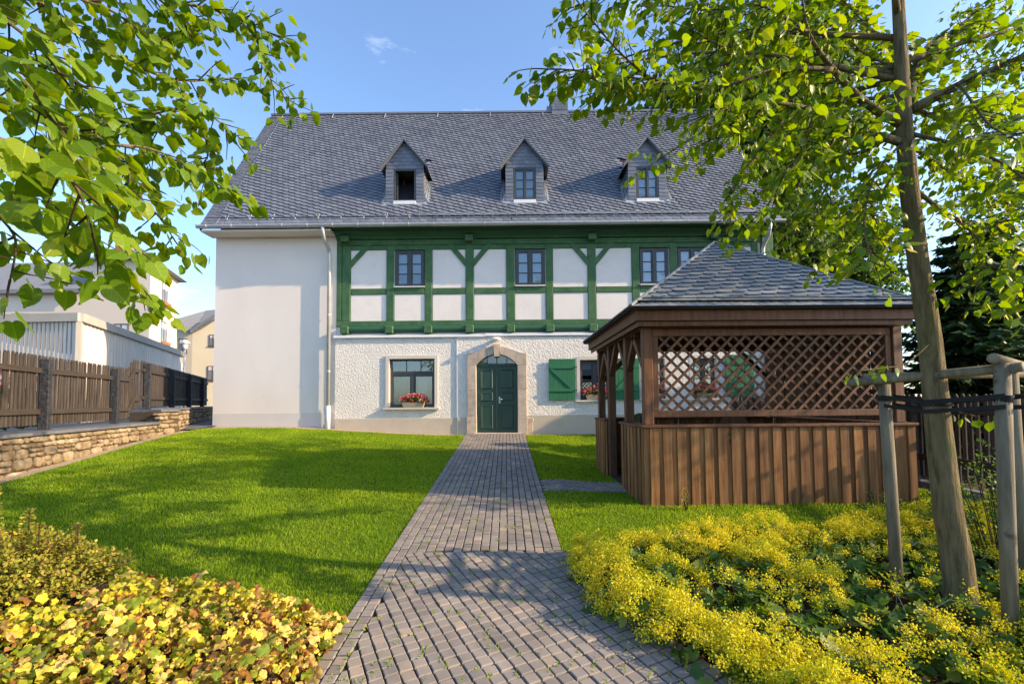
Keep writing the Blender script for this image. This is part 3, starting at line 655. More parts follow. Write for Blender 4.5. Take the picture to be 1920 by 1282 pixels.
# ---- dormers
def dormer(d, opened):
    yf = DY; zb = rz(yf)-.02; ze = zb+1.28; za = ze+.70; hw = .575
    dm = MB().prism([(-hw, zb), (-.345, zb), (-.345, zb+1.13), (-hw, zb+1.13)], yf, yf+.05).prism([(.345, zb), (hw, zb), (hw, zb+1.13), (.345, zb+1.13)], yf, yf+.05)
    dm.prism([(-.345, zb), (.345, zb), (.345, zb+.12), (-.345, zb+.12)], yf, yf+.05)
    dm.prism([(-hw, zb+1.13), (hw, zb+1.13), (hw, ze+.06), (0, za-.03), (-hw, ze+.06)], yf, yf+.05)
    dm.v = [(x+d, y, z) for x, y, z in dm.v]; dm = dm.obj('dormer', 'slate', roof)
    # slates on the front: rows beside the window and in the gable
    b = MB()
    for side in (-1, 1):
        for k in range(9):
            z = zb+.10+k*.115; xa, xb = sorted((side*.352, side*(hw+.008)))
            b.add([(d+xa, yf-.014, z), (d+xb, yf-.014, z+(-.02 if side > 0 else .0)), (d+xb, yf-.004, z+.118), (d+xa, yf-.004, z+.118), (d+xa, yf+.004, z), (d+xb, yf+.004, z)], [(0, 1, 2, 3), (4, 5, 1, 0)], random.random())
    for k in range(7):
        z = zb+1.14+k*.115; wd = hw*min(1, (za-.06-z)/(za-ze-.06))
        nn = max(1, int(2*wd/.17))
        for i in range(nn):
            xa, xb = -wd+2*wd*i/nn+.002, -wd+2*wd*(i+1)/nn-.002; sh = .10*wd/.5
            b.add([(d+xa, yf-.014, z), (d+xb, yf-.014, z), (d+xb*(1-sh*1.2), yf-.004, z+.12), (d+xa*(1-sh*1.2), yf-.004, z+.12)], [(0, 1, 2, 3)], random.random())
    b.obj('front_slates', 'slate', dm, rnd=True)
    # flared cheeks swept into the roof
    for side in (-1, 1):
        b = MB(); rows = []
        for k in range(10):
            y = yf+(ze-.0-rz(yf))/SL*k/9*1.0; zr = rz(y)+.012; zt = ze+.03; hgt = max(zt-zr, .0)
            pr = [(hw, zt)]
            for f_, o_ in ((.55, .0), (.32, .02), (.17, .06), (.07, .13), (0, .23)): pr.append((hw+o_*min(1, hgt/.5), zr+hgt*f_))
            rows.append([(d+side*x, y, z) for x, z in pr])
        for k in range(9):
            for i in range(5):
                b.add([rows[k][i], rows[k][i+1], rows[k+1][i+1], rows[k+1][i]], [(0, 1, 2, 3)], random.random())
        b.add([rows[0][0], rows[0][1], rows[0][2], rows[0][3], rows[0][4], rows[0][5], (d+side*hw, yf, rows[0][5][2])], [tuple(range(7))], .5)
        b.obj('cheek', 'slate', dm, rnd=True)
        # raised slate edges that curve round the cheek
        e = MB()
        for k in range(9):
            t = k/9
            ps = []
            for j in range(6):
                y = yf+(ze-rz(yf))/SL*min(1, max(0, (.96*j/5)*(1-t)+.02)); zr = rz(y)+.012; z = zr+(1-j/5)**1.6*0+(ze-zr)*t*.9+.02
                hgt = max(ze-zr, .001); f_ = (z-zr)/hgt
                off = float(np.interp(f_, [0, .07, .17, .32, .55, 1], [.23, .13, .06, .02, 0, 0]))*min(1, hgt/.5)
                ps.append((d+side*(hw+off+.006), y-.004, z))
            e.tube(ps, .0075, 4)
        e.obj('slate_edges', 'underlay', dm)
    # little gable roof
    yb_ = YE+(za-ZE)/SL+.1; ye_ = YE+(ze-.03-ZE)/SL+.1; ov = .16
    for side in (-1, 1):
        ow = hw+ov; zo = ze+.06-ov*(za-ze)/hw
        b = MB(); q = [(d, yf-.14, za+.03), (d+side*ow, yf-.14, zo), (d+side*ow, ye_, zo), (d, yb_, za+.03)]; t = Vector((0, 0, -.045))
        b.add(q+[tuple(Vector(p)+t) for p in q], [(0, 1, 2, 3), (7, 6, 5, 4), (0, 4, 5, 1), (1, 5, 6, 2), (3, 2, 6, 7)], .5); b.obj('dormer_roof', 'slate', dm, rnd=True)
        b = MB(); q2 = [(d, yf-.15, za+.045), (d+side*(ow+.012), yf-.15, zo+.012), (d+side*(ow+.012), yf-.05, zo+.012), (d, yf-.05, za+.045)]
        b.add(q2+[tuple(Vector(p)+Vector((0, 0, -.028))) for p in q2], [(0, 1, 2, 3), (7, 6, 5, 4), (0, 4, 5, 1), (1, 5, 6, 2), (3, 2, 6, 7)], .2); b.obj('verge_slates', 'slate', dm, rnd=True)
    b = MB(); b.add([(d-.72, yf-.06, rz(yf-.06)+.03), (d+.72, yf-.06, rz(yf-.06)+.03), (d+.66, yf, zb+.10), (d-.66, yf, zb+.10)], [(0, 1, 2, 3)], 0); b.obj('apron_flashing', 'zinc', dm)
    x0_, x1_, z0_, z1_ = d-.34, d+.34, zb+.13, zb+1.13
    if opened:
        b = MB()
        for q in ((x0_, x1_, z0_, z0_+.05), (x0_, x1_, z1_-.05, z1_), (x0_, x0_+.05, z0_+.05, z1_-.05), (x1_-.05, x1_, z0_+.05, z1_-.05)): b.box(q[0], q[1], yf+.0, yf+.06, q[2], q[3])
        wn = b.obj('window', 'frame_grey', dm); interior(wn, x0_, x1_, z0_, z1_, yf+.061, .8, 'interior')
        sa_ = MB()
        for q in ((.0, .52, 0, .05), (.0, .52, .95, 1.0), (.0, .05, .05, .95), (.47, .52, .05, .95)): sa_.box(-.02, .02, q[0], q[1], z0_+.05+q[2], z0_+.05+q[3])
        o = sa_.obj('sash', 'frame_grey', wn, loc=(x0_+.08, yf+.07, 0)); o.rotation_euler.z = R(-12)
    else: wn = casement(x0_, x1_, z0_, z1_, yf+.0, 2, 3, .045, .022, .03, .2, dm, .5, False)
    box('window_sill', 'white_metal', wn, x0_-.0, x1_+.0, yf-.05, yf-.001, zb+.02, zb+.125)
for i, d in enumerate(DX): dormer(d, i == 0)
# lamp above the door
lm = thing('wall_lamp', 'white oval wall lamp under the ledge above the green door', 'lamp', (0, 0, 0), 0); lm.parent = None
hm = Matrix.Translation(house.location) @ Matrix.Rotation(HR, 4, 'Z'); lm.matrix_world = hm @ Matrix.Translation((-.02, -.03, 2.80))
b = MB(); prof = [(.0, .06), (.09, .055), (.125, .03), (.13, 0), (.11, -.035), (.06, -.055), (0, -.06)]
for i in range(16):
    t0, t1 = 2*math.pi*i/16, 2*math.pi*(i+1)/16
    for k in range(6):
        b.add([(prof[k][0]*1.25*math.cos(t0), -.16+prof[k][0]*math.sin(t0), prof[k][1]), (prof[k][0]*1.25*math.cos(t1), -.16+prof[k][0]*math.sin(t1), prof[k][1]), (prof[k+1][0]*1.25*math.cos(t1), -.16+prof[k+1][0]*math.sin(t1), prof[k+1][1]), (prof[k+1][0]*1.25*math.cos(t0), -.16+prof[k+1][0]*math.sin(t0), prof[k+1][1])], [(0, 1, 2, 3)], 0)
b.obj('shade', 'lamp_white', lm, True); box('bracket', 'lamp_white', lm, -.04, .04, -.06, .0, -.03, .05)
# ================================================================== flower boxes on the sills
def blossom_mass(n, ext, mt, parent, name, size, zf=lambda x: 0):
    P = np.stack([rng.uniform(-ext[0], ext[0], n), rng.uniform(-ext[1], ext[1], n), rng.uniform(0, 1, n)**.7*ext[2]], -1)
    P[:, 2] *= (1-.6*(np.abs(P[:, 0])/ext[0])**2)
    tv = np.array([[0, 0, .15], [1, 0, 0], [.31, .95, 0], [-.81, .59, 0], [-.81, -.59, 0], [.31, -.95, 0]]); tf = np.array([[0, 1, 2], [0, 2, 3], [0, 3, 4], [0, 4, 5], [0, 5, 1]])
    me = scatter_mesh(name, mt, tv, tf, rand_rot(n)*(size*rng.uniform(.6, 1.2, n))[:, None, None], P, rng.random(n)); o = stuff(link(name, me, parent)); return o
def rand_rot(n):
    q = rng.normal(size=(n, 4)); q /= np.linalg.norm(q, axis=1)[:, None]; w_, x, y, z = q.T
    return np.stack([np.stack([1-2*(y*y+z*z), 2*(x*y-z*w_), 2*(x*z+y*w_)], -1), np.stack([2*(x*y+z*w_), 1-2*(x*x+z*z), 2*(y*z-x*w_)], -1), np.stack([2*(x*z-y*w_), 2*(y*z+x*w_), 1-2*(x*x+y*y)], -1)], 1)
def flower_box(x, z, wd, label):
    t = thing('flower_box', label, 'flower box'); t.matrix_world = hm @ Matrix.Translation((x, -.02, z)); t['group'] = 'flower boxes on the window sills'
    b = MB(); b.add([(-wd*.42, -.08, 0), (wd*.42, -.08, 0), (wd*.42, .06, 0), (-wd*.42, .06, 0), (-wd/2, -.10, .15), (wd/2, -.10, .15), (wd/2, .08, .15), (-wd/2, .08, .15)], [(0, 3, 2, 1), (4, 5, 6, 7), (0, 1, 5, 4), (1, 2, 6, 5), (2, 3, 7, 6), (3, 0, 4, 7)], 0)
    b.obj('planter', 'terracotta', t)
    l = blossom_mass(160, (wd*.55, .12, .22), 'box_leaf', t, 'leaves', .03); l.location.z = .10
    f = blossom_mass(230, (wd*.6, .13, .26), 'red_flower', t, 'blossoms', .022); f.location.z = .17
flower_box(-2.50, .80, .68, 'planter of red geraniums on the sill of the window left of the door')
flower_box(2.95, .985, .62, 'planter of red geraniums on the sill between the green shutters')
flower_box(4.72, 1.005, .5, 'planter of red geraniums on the narrow sill seen through the lattice')
flower_box(6.22, 1.005, .55, 'planter of red geraniums on the sill left of the last green shutter')

# ================================================================== gazebo
gz = thing('gazebo', 'brown wooden gazebo with lattice front and slate pyramid roof', 'gazebo', (0, 0, 0))
gx0, gx1, gy0, gy1 = GZ; gb = .39
RT = 1.47                                   # top of the boarded parapet
def boards_x(x0, x1, y, out, z0f, z1, wd=.093):
    """vertical boards with proud battens along x; out = -1 faces the front"""
    n = round((x1-x0)/wd); w_ = (x1-x0)/n
    for i in range(n):
        proud = i % 2; yy = y+(-.022 if proud else 0)*(-out)
        a_, b_ = x0+i*w_+(-.012 if proud else .008), x0+(i+1)*w_+(.012 if proud else -.008)
        a_ += random.uniform(-.004, .004); b_ += random.uniform(-.004, .004)
        q = sorted((y-out*0 + (out*.022 if proud else 0), y+(out*.022 if proud else 0)-out*.02))
        box('board', 'boardwood', gz, max(a_, x0), min(b_, x1), q[0], q[1], z0f((a_+b_)/2, y)-.03, z1, c=.003)
def boards_y(y0, y1, x, out, z0f, z1, wd=.148, mt='boardwood'):
    n = round((y1-y0)/wd); w_ = (y1-y0)/n
    for i in range(n):
        proud = i % 2; a_, b_ = y0+i*w_+(-.012 if proud else .008), y0+(i+1)*w_+(.012 if proud else -.008)
        q = sorted((x+(out*.022 if proud else 0), x+(out*.022 if proud else 0)-out*.02))
        box('board', mt, gz, q[0], q[1], max(a_, y0), min(b_, y1), z0f(x, (a_+b_)/2)-.03, z1, c=.003)
boards_x(gx0, gx1, gy0, -1, zgf, RT-.04)
boards_y(gy0+.03, 7.36, gx0, -1, zgf, RT-.04, .09); boards_y(8.45, gy1-.03, gx0, -1, zgf, RT-.04, .09)
boards_x(gx0, gx1-.05, gy1, 1, zgf, RT-.04)
boards_y(gy0+.03, gy1-.03, gx1, 1, zgf, RT-.04)
boards_y(gy0+.14, gy1-.1, gx1-.20, 1, lambda x, y: RT+.05, 2.75, .15, 'brownwood')     # solid upper wall on the right
# inner face of the parapet, floor
b = MB(); b.add([(gx0+.03, gy0+.03, gb+.03), (gx1-.03, gy0+.03, gb+.03), (gx1-.03, gy1-.03, gb+.05), (gx0+.03, gy1-.03, gb+.05)], [(0, 1, 2, 3)], 0); b.obj('floor_deck', 'rail', gz)
for q in ((gx0-.03, gx1+.03, gy0-.05, gy0+.17), (gx0-.03, gx1+.03, gy1-.17, gy1+.04), (gx0-.04, gx0+.17, gy0+.172, 7.38), (gx0-.04, gx0+.17, 8.43, gy1-.172), (gx1-.17, gx1+.04, gy0+.172, gy1-.172)):
    box('parapet_cap', 'brownwood', gz, *q, RT-.038, RT, c=.006)
PX0, PX1, PY0, PY1 = gx0+.10, gx1-.14, gy0+.10, gy1-.10
TP = 2.80
def gpost(x, y, z0, z1=TP+.02, s_=.065):
    o = box('post', 'brownwood', gz, x-s_, x+s_, y-s_, y+s_, z0, z1, c=.008)
    box('post_ring', 'brownwood', gz, x-s_-.004, x+s_+.004, y-s_-.004, y+s_+.004, 2.07, 2.085)
    return o
for x, y, z in ((PX0, PY0, RT+.001), (PX1, PY0, RT+.001), (PX0, PY1, RT+.001), (PX1, PY1, RT+.001), (PX0, 7.22, RT+.001), (PX0, 8.40, gb)): gpost(x, y, z)
# plates and eaves boards
box('wall_plate', 'brownwood', gz, PX0-.08, PX1+.08, PY0-.07, PY0+.07, TP, TP+.14, c=.008); box('wall_plate', 'brownwood', gz, PX0-.08, PX1+.08, PY1-.07, PY1+.07, TP, TP+.14, c=.008)
box('wall_plate', 'brownwood', gz, PX0-.07, PX0+.07, PY0+.072, PY1-.072, TP+.001, TP+.139, c=.008); box('wall_plate', 'brownwood', gz, PX1-.07, PX1+.07, PY0+.072, PY1-.072, TP+.001, TP+.139, c=.008)
EX0, EX1, EY0, EY1, EZ = 1.66, 5.66, 5.93, 9.62, 3.04
for q in ((EX0+.09, EX1-.09, EY0+.09, EY0+.115), (EX0+.09, EX1-.09, EY1-.115, EY1-.09), (EX0+.09, EX0+.115, EY0+.117, EY1-.117), (EX1-.115, EX1-.09, EY0+.117, EY1-.117)):
    box('fascia', 'brownwood', gz, *q, EZ-.17, EZ-.012, c=.004)
for q in ((EX0+.13, EX1-.13, EY0+.13, EY0+.15), (EX0+.13, EX0+.15, EY0+.152, EY1-.152)):
    box('moulding', 'brownwood', gz, *q, EZ-.24, EZ-.171, c=.004)
b = MB(); b.add([(EX0+.03, EY0+.03, EZ-.035), (EX1-.03, EY0+.03, EZ-.035), (EX1-.03, EY1-.03, EZ-.035), (EX0+.03, EY1-.03, EZ-.035)], [(3, 2, 1, 0)], 0); b.obj('ceiling_boards', 'brownwood', gz)
def knee(p, q, s_=.045):
    p, q = Vector(p), Vector(q); d = (q-p).normalized(); side = Vector((0, 0, 1)).cross(d).normalized(); n = d.cross(side)
    vs = [r_+side*a_*s_+n*b_*s_ for r_ in (p, q) for a_, b_ in ((-1, -1), (1, -1), (1, 1), (-1, 1))]
    MB().add(vs, [(0, 1, 2, 3), (7, 6, 5, 4), (0, 4, 5, 1), (1, 5, 6, 2), (2, 6, 7, 3), (3, 7, 4, 0)], 0).obj('knee_brace', 'brownwood', gz)
for y, dy in ((PY0+.05, .55), (7.22, -.5), (7.22, .5), (8.40, -.5), (8.40, .45), (PY1-.05, -.5)): knee((PX0, y, 2.25), (PX0, y+dy, TP+.02))
for x, dx in ((PX0+.05, .6), (PX1-.05, -.6)): knee((x, PY1, 2.22), (x+dx, PY1, TP+.02))
# lattice front
lx0, lx1, lz0, lz1 = PX0+.07, PX1-.07, RT+.10, TP-.01
for q in ((lx0, lx1, lz0, lz0+.09), (lx0, lx1, lz1-.10, lz1), (lx0, lx0+.08, lz0+.091, lz1-.101), (lx1-.08, lx1, lz0+.091, lz1-.101)):
    box('lattice_frame', 'brownwood', gz, q[0], q[1], PY0-.035, PY0+.035, q[2], q[3], c=.006)
ix0, ix1, iz0, iz1 = lx0+.082, lx1-.082, lz0+.092, lz1-.102; step = .175; sw = .017
for sgn, yy in ((1, PY0-.012), (-1, PY0+.012)):
    c = ix0-(iz1-iz0) if sgn > 0 else ix0
    c0 = c
    while c < (ix1 if sgn > 0 else ix1+(iz1-iz0)):
        H_ = iz1-iz0; x_b, x_t = (c, c+H_) if sgn > 0 else (c, c-H_)     # 45 degrees: bottom x, top x
        pl = [(x_b-sw*1.4, iz0), (x_b+sw*1.4, iz0), (x_t+sw*1.4, iz1), (x_t-sw*1.4, iz1)]
        cl = clip_poly(pl, [(ix0, iz0), (ix1, iz0), (ix1, iz1), (ix0, iz1)])
        if len(cl) >= 3 and area2(cl) > .0006: MB().prism(cl, yy-.010, yy+.010).obj('lattice_slat', 'brownwood', gz)
        c += step
# roof
ap = Vector(((EX0+EX1)/2, (EY0+EY1)/2, 4.52)); cs = [Vector((EX0, EY0, EZ)), Vector((EX1, EY0, EZ)), Vector((EX1, EY1, EZ)), Vector((EX0, EY1, EZ))]
b = MB(); b.add([*cs, ap], [(0, 1, 4), (1, 2, 4), (2, 3, 4), (3, 0, 4)], 0); b.add([tuple(c_+Vector((0, 0, -.03))) for c_ in cs]+[tuple(c_) for c_ in cs], [(3, 2, 1, 0), (0, 1, 5, 4), (1, 2, 6, 5), (2, 3, 7, 6), (3, 0, 4, 7)], 0)
groof = b.obj('roof', 'underlay', gz)
for k in range(4):
    A_, B_ = cs[k], cs[(k+1) % 4]; u = (B_-A_).normalized(); mid = (A_+B_)/2; v = (ap-mid).normalized(); w_ = (B_-A_).length; h_ = (ap-mid).length
    np_ = (190, 0, 0, 90)[k]; f0 = .21
    t = f0/h_
    cover(groof, 'slate_g', A_, u, v, [(w_/2*t, f0), (w_-w_/2*t, f0), (w_/2, h_)], .235, .125, R(7 if k == 0 else 6), True, np_, lambda p: p.y+.2*p.z, lift=.02)
    cover(groof, 'slate_g', A_, u, v, [(0, -.02), (w_, -.02), (w_-w_/2*t, f0*.6), (w_/2*t, f0*.6)], .12, .13, R(0), True, 10 if k == 0 else 0, lambda p: p.x, lift=.014)
    cover(groof, 'slate_g', A_, u, v, [(w_/2*t*.5, f0*.55), (w_-w_/2*t*.5, f0*.55), (w_-w_/2*t, f0+.04), (w_/2*t, f0+.04)], .30, .13, R(0), True, 0, lambda p: p.x, lift=.022)
    MB().tube([A_+Vector((0, 0, .02)), ap+Vector((0, 0, .03))], .022, 6).obj('hip_roll', 'slate_g', groof)
# garden table and round-backed chairs inside
MT['white_plastic'] = mat('white_garden_plastic', [(.62, .62, .60), (.70, .70, .68)], .5, 4)
MT['cushion'] = mat('olive_cushion', [(.12, .13, .05), (.18, .19, .08)], .9, 8)
def disc(b, x, y, z0, z1, r, n=20): return b.tube([(x, y, z0), (x, y, z1)], r, n)
t = thing('garden_table', 'round white garden table inside the gazebo', 'table', (3.5, 7.8, gb+.05))
disc(MB(), 0, 0, .70, .735, .52, 24).obj('table_top', 'white_plastic', t); disc(MB(), 0, 0, .03, .70, .04, 10).obj('pedestal', 'rail', t)
for k in range(3): MB().tube([(0, 0, .06), (.35*math.cos(k*2.09), .35*math.sin(k*2.09), .02)], .025, 6).obj('foot', 'rail', t)
def gchair(x, y, rz_, label, mt):
    t = thing('garden_chair', label, 'chair', (x, y, gb+.05), rz_)
    box('seat', mt, t, -.24, .24, -.24, .24, .40, .45, c=.015)
    MB().prism([(.26*math.cos(a_), .86+.26*math.sin(a_)) for a_ in np.linspace(0, 2*math.pi, 16, endpoint=False)], .22, .26).obj('backrest', mt, t)
    for sx in (-.2, .2):
        MB().tube([(sx, .23, .43), (sx*.8, .24, .70)], .016, 6).obj('back_support', 'rail', t)
        for sy in (-.2, .2): MB().tube([(sx, sy, .0), (sx, sy, .40)], .018, 6).obj('leg', 'rail', t)
gchair(2.45, 7.35, R(70), 'dark round-backed chair just inside the gazebo entrance', 'rail')
gchair(2.75, 8.75, R(30), 'olive cushioned round-backed chair at the open back of the gazebo', 'cushion')
gchair(4.3, 8.6, R(-30), 'brown round-backed chair beside the solid side wall of the gazebo', 'brownwood')

# ================================================================== retaining wall of field stones
sw_ = thing('stone_wall', 'low ochre field stone retaining wall with slate coping below the fence', 'wall', (0, 0, 0))
def stone_mesh(w_, h, d):
    b = MB(); n = 10; rings = []; jit = [random.uniform(.84, 1.07) for _ in range(n)]
    for k, (s_, dd) in enumerate(((1.0, -.10), (1.0, .45*d), (.95, .85*d), (.80, d))):
        ring = []
        for i in range(n):
            a_ = 2*math.pi*(i+.5)/n; c_, s2 = math.cos(a_), math.sin(a_); m_ = max(abs(c_), abs(s2))**.85
            j = jit[i]*(1 if k < 3 else random.uniform(.8, 1.1)); ring.append((.5*w_*s_*c_/m_*j, -dd, .5*h*s_*s2/m_*j))
        rings.append(ring)
    vs = [p for r_ in rings for p in r_]; fs = [(k*n+i, k*n+(i+1) % n, (k+1)*n+(i+1) % n, (k+1)*n+i) for k in range(3) for i in range(n)]+[tuple(3*n+i for i in range(n))]
    return b.add(vs, fs, 0)
def stone_run(A_, B_, z0f, z1, cap_d, parent):
    """stones laid in broken courses on the face from A to B (seen on its right-hand side), backed by mortar"""
    A_, B_ = Vector(A_), Vector(B_); d = (B_-A_); L = d.length; d.normalize(); nrm = Vector((d.y, -d.x)); ang = math.atan2(d.y, d.x)
    b = MB(); n = max(2, int(L/.4))
    for i in range(n):
        p, q = A_+d*(L*i/n), A_+d*(L*(i+1)/n)
        b.add([(p.x, p.y, z0f(p.x, p.y)-.2), (q.x, q.y, z0f(q.x, q.y)-.2), (q.x, q.y, z1), (p.x, p.y, z1)], [(0, 1, 2, 3)], 0)
    for P_ in (A_, B_):
        r_ = P_-nrm*cap_d; b.add([(P_.x, P_.y, .2), (P_.x, P_.y, z1), (r_.x, r_.y, z1), (r_.x, r_.y, .2)], [(0, 1, 2, 3)], 0)
    b.obj('wall_core', 'mortar', parent)
    zlow = min(z0f(A_.x, A_.y), z0f(B_.x, B_.y))-.05; z = z1-.02
    while z > zlow:
        h = random.uniform(.07, .19); s = random.uniform(-.2, 0)
        while s < L:
            w_ = random.choice((random.uniform(.1, .2), random.uniform(.2, .5), random.uniform(.15, .3))); c = s+w_/2; hh = h*random.uniform(.8, 1.14)
            if 0.04 < c < L-.02:
                p = A_+d*c; zz = z-h/2
                if zz > z0f(p.x, p.y)-.04:
                    if h > .13 and w_ < .3 and random.random() < .5:      # two thin stones in place of one
                        o = stone_mesh(min(w_, 2*(L-c))-.012, hh*.42, random.uniform(.015, .04)).obj('stone', 'sandstone', parent, True); o.location = (p.x, p.y, zz+h*.27); o.rotation_euler = (0, random.gauss(0, .05), ang)
                        zz -= h*.25; hh *= .48
                    o = stone_mesh(min(w_, 2*(L-c))-.012, hh-.008, random.uniform(.02, .05)).obj('stone', 'sandstone', parent, True); o.location = (p.x, p.y, zz); o.rotation_euler = (random.gauss(0, .04), random.gauss(0, .04), ang)
            s += w_
        z -= h
    s = 0
    while s < L-.01:                       # coping slabs
        w_ = min(random.uniform(.8, 1.3), L-s); p, q = A_+d*(s+.002), A_+d*(s+w_-.002); o1, o2 = nrm*.05, -nrm*cap_d; h = .055
        pts = [p+o1, q+o1, q+o2, p+o2]
        MB().add([(r_.x, r_.y, z1) for r_ in pts]+[(r_.x, r_.y, z1+h+random.uniform(0, .006)) for r_ in pts], [(3, 2, 1, 0), (4, 5, 6, 7), (0, 1, 5, 4), (1, 2, 6, 5), (2, 3, 7, 6), (3, 0, 4, 7)], 0).obj('coping_slab', 'capstone', parent)
        s += w_
FA, FB, FC, FD = (-6.85, 4.0), (-8.99, 11.95), (-9.0, 12.65), (-12.95, 20.6)
stone_run(FA, FB, zgf, 1.31, .75, sw_)
stone_run(FB, FC, zgf, 1.62, .75, sw_); stone_run(FC, FD, lambda x, y: zgf(x, y)+.02, 1.66, .6, sw_)
# ================================================================== picket fences
def picket_fence(fe, A_, B_, zb, zt, posts, side, rails, step_=.098, pw=.056, top='pick', post_mt='granite', post_s=.072, jit=.005):
    """pickets between A and B; side = +1 puts rails and posts on the right-hand side of the run"""
    A_, B_ = Vector(A_), Vector(B_); d = B_-A_; L = d.length; d.normalize(); nr = Vector((d.y, -d.x))*side; ang = math.atan2(d.y, d.x)
    n = int(L/step_); H_ = 1.0
    pr = [(-pw/2, 0), (pw/2, 0), (pw/2, .955), (pw*.36, .982), (pw*.18, .996), (0, 1.0), (-pw*.18, .996), (-pw*.36, .982), (-pw/2, .955)]
    protos = {}
    for i in range(n):
        s = (i+.5)*L/n; p = A_+d*s; z0, z1 = zb(s), zt(s)
        key = round(z1-z0, 2)
        if key not in protos: protos[key] = MB().prism([(x, z*key) for x, z in pr], -.011, .011).mesh('picket', 'picket')
        o = link('picket', protos[key], fe, (p.x, p.y, z0+random.uniform(-jit, jit)), (random.gauss(0, .006), random.gauss(0, .006), ang))
    ss = sorted(posts)
    for rz_ in rails:
        cuts = [0]+ss+[L]
        for k in range(len(cuts)-1):
            a_, b_ = cuts[k]+.05, cuts[k+1]-.05
            if b_-a_ < .1: continue
            pts = [a_, b_]; kinks = [q for q in getattr(zb, 'kinks', ()) if a_ < q < b_]; pts = [a_]+kinks+[b_]
            b = MB()
            for e in range(len(pts)-1):
                p, q = A_+d*pts[e], A_+d*pts[e+1]; zp, zq = zb(pts[e]+1e-3)+rz_, zb(pts[e+1]-1e-3)+rz_
                c0, c1 = nr*.014, nr*.058
                vs = [(p+c0, zp-.045), (q+c0, zq-.045), (q+c1, zq-.045), (p+c1, zp-.045), (p+c0, zp+.045), (q+c0, zq+.045), (q+c1, zq+.045), (p+c1, zp+.045)]
                b.add([(v_.x, v_.y, z_) for v_, z_ in vs], [(0, 3, 2, 1), (4, 5, 6, 7), (0, 1, 5, 4), (1, 2, 6, 5), (2, 3, 7, 6), (3, 0, 4, 7)], 0)
            b.fix = True; b.obj('rail', 'rail', fe)
    for s in ss:
        p = A_+d*s+nr*.09; zt_ = zt(s)-.07
        o = MB().cbox(-post_s*.75, post_s*.75, -post_s, post_s, 0, zt_-zb(s)+.14, c=.012).obj('post', post_mt, fe); o.location = (p.x, p.y, zb(s)-.14); o.rotation_euler.z = ang
fe = thing('picket_fence', 'grey brown picket fence with dark granite posts on the stone wall', 'fence', (0, 0, 0))
fdir = (Vector((-9.5, 11.6))-Vector((-8.14, 7.46))).normalized(); fA = Vector((-8.14, 7.46))-fdir*3.5; LF = 3.5+4.357+.55
st = 3.5+4.357-.05
class Zf:
    def __init__(s, z): s.z = z; s.kinks = (st, st+.22)
    def __call__(s, t): return s.z+.25*min(1, max(0, (t-st)/.22))
picket_fence(fe, fA, fA+fdir*LF, Zf(1.46), Zf(2.72), [1.85, 4.42, 6.95], 1, (.24, .98))
f2 = thing('picket_fence', 'weathered picket fence running on behind the white house along the alley', 'fence', (0, 0, 0))
e0 = fA+fdir*LF
picket_fence(f2, e0+Vector((-.04, .1)), Vector((-13.6, 20.9)), lambda t: 1.76, lambda t: 2.99, [.25, 2.9, 5.4, 7.9], 1, (.24, .98))
f3 = thing('picket_fence', 'brown picket fence on a grey plinth beyond the gazebo and staked tree', 'fence', (0, 0, 0))
picket_fence(f3, (6.58, 13.2), (6.58, 2.6), lambda t: .60-.012*max(0, t-5), lambda t: 1.88-.012*max(0, t-5), [1.2, 3.6, 6.0, 8.9], 1, (.30, 1.03), post_mt='rail', post_s=.06)
box('plinth_kerb', 'capstone', f3, 6.50, 6.66, 2.6, 13.2, .2, .50, c=.01)
# red geraniums grown behind the left fence
t = thing('flower_hedge', 'bank of red geraniums seen through the gaps of the picket fence', 'flowers', (0, 0, 0))
n = 900; s = rng.uniform(.5, 5.6, n); off = rng.uniform(.35, .8, n); P = np.stack([fA.x+fdir.x*s-fdir.y*off, fA.y+fdir.y*s+fdir.x*off, rng.uniform(1.4, 2.42, n)], -1)
tv = np.array([[0, 0, .15], [1, 0, 0], [.31, .95, 0], [-.81, .59, 0], [-.81, -.59, 0], [.31, -.95, 0]]); tf = np.array([[0, 1, 2], [0, 2, 3], [0, 3, 4], [0, 4, 5], [0, 5, 1]])
red = P[:, 2] > 2.12
stuff(link('blossoms', scatter_mesh('blossoms', 'red_flower', tv, tf, rand_rot(red.sum())*.045, P[red], rng.random(red.sum())), t)); stuff(link('leaves', scatter_mesh('leaves', 'box_leaf', tv, tf, rand_rot((~red).sum())*.07, P[~red], rng.random((~red).sum())), t))

# ================================================================== neighbours beyond the fence
def far_window(par, cx, z0, w_, h, fwd, pt, planter=False):
    """window on a facade through pt with outward normal fwd (2D)"""
    fwd = Vector(fwd).normalized(); tx = Vector((-fwd.y, fwd.x)); ang = math.atan2(tx.y, tx.x)
    o = MB()
    for q in ((-w_/2, w_/2, z0, z0+.07), (-w_/2, w_/2, z0+h-.07, z0+h), (-w_/2, -w_/2+.07, z0+.07, z0+h-.07), (w_/2-.07, w_/2, z0+.07, z0+h-.07), (-.04, .04, z0+.07, z0+h-.07)): o.box(q[0], q[1], -.03, .05, q[2], q[3])
    wn = o.obj('window', 'farwin', par, loc=(pt[0], pt[1], 0)); wn.rotation_euler.z = ang
    MB().box(-w_/2+.06, w_/2-.06, -.012, .0, z0+.06, z0+h*.68).obj('pane', 'farglass', wn); MB().box(-w_/2+.06, w_/2-.06, -.014, .0, z0+h*.70, z0+h-.06).obj('blind', 'blind', wn)
    MB().box(-w_/2-.05, w_/2+.05, -.08, .03, z0-.08, z0-.002).obj('window_sill', 'farwin', wn)
    if planter: MB().box(-w_/2, w_/2, -.28, -.085, z0-.05, z0+.16).obj('window_box', 'brick', wn)
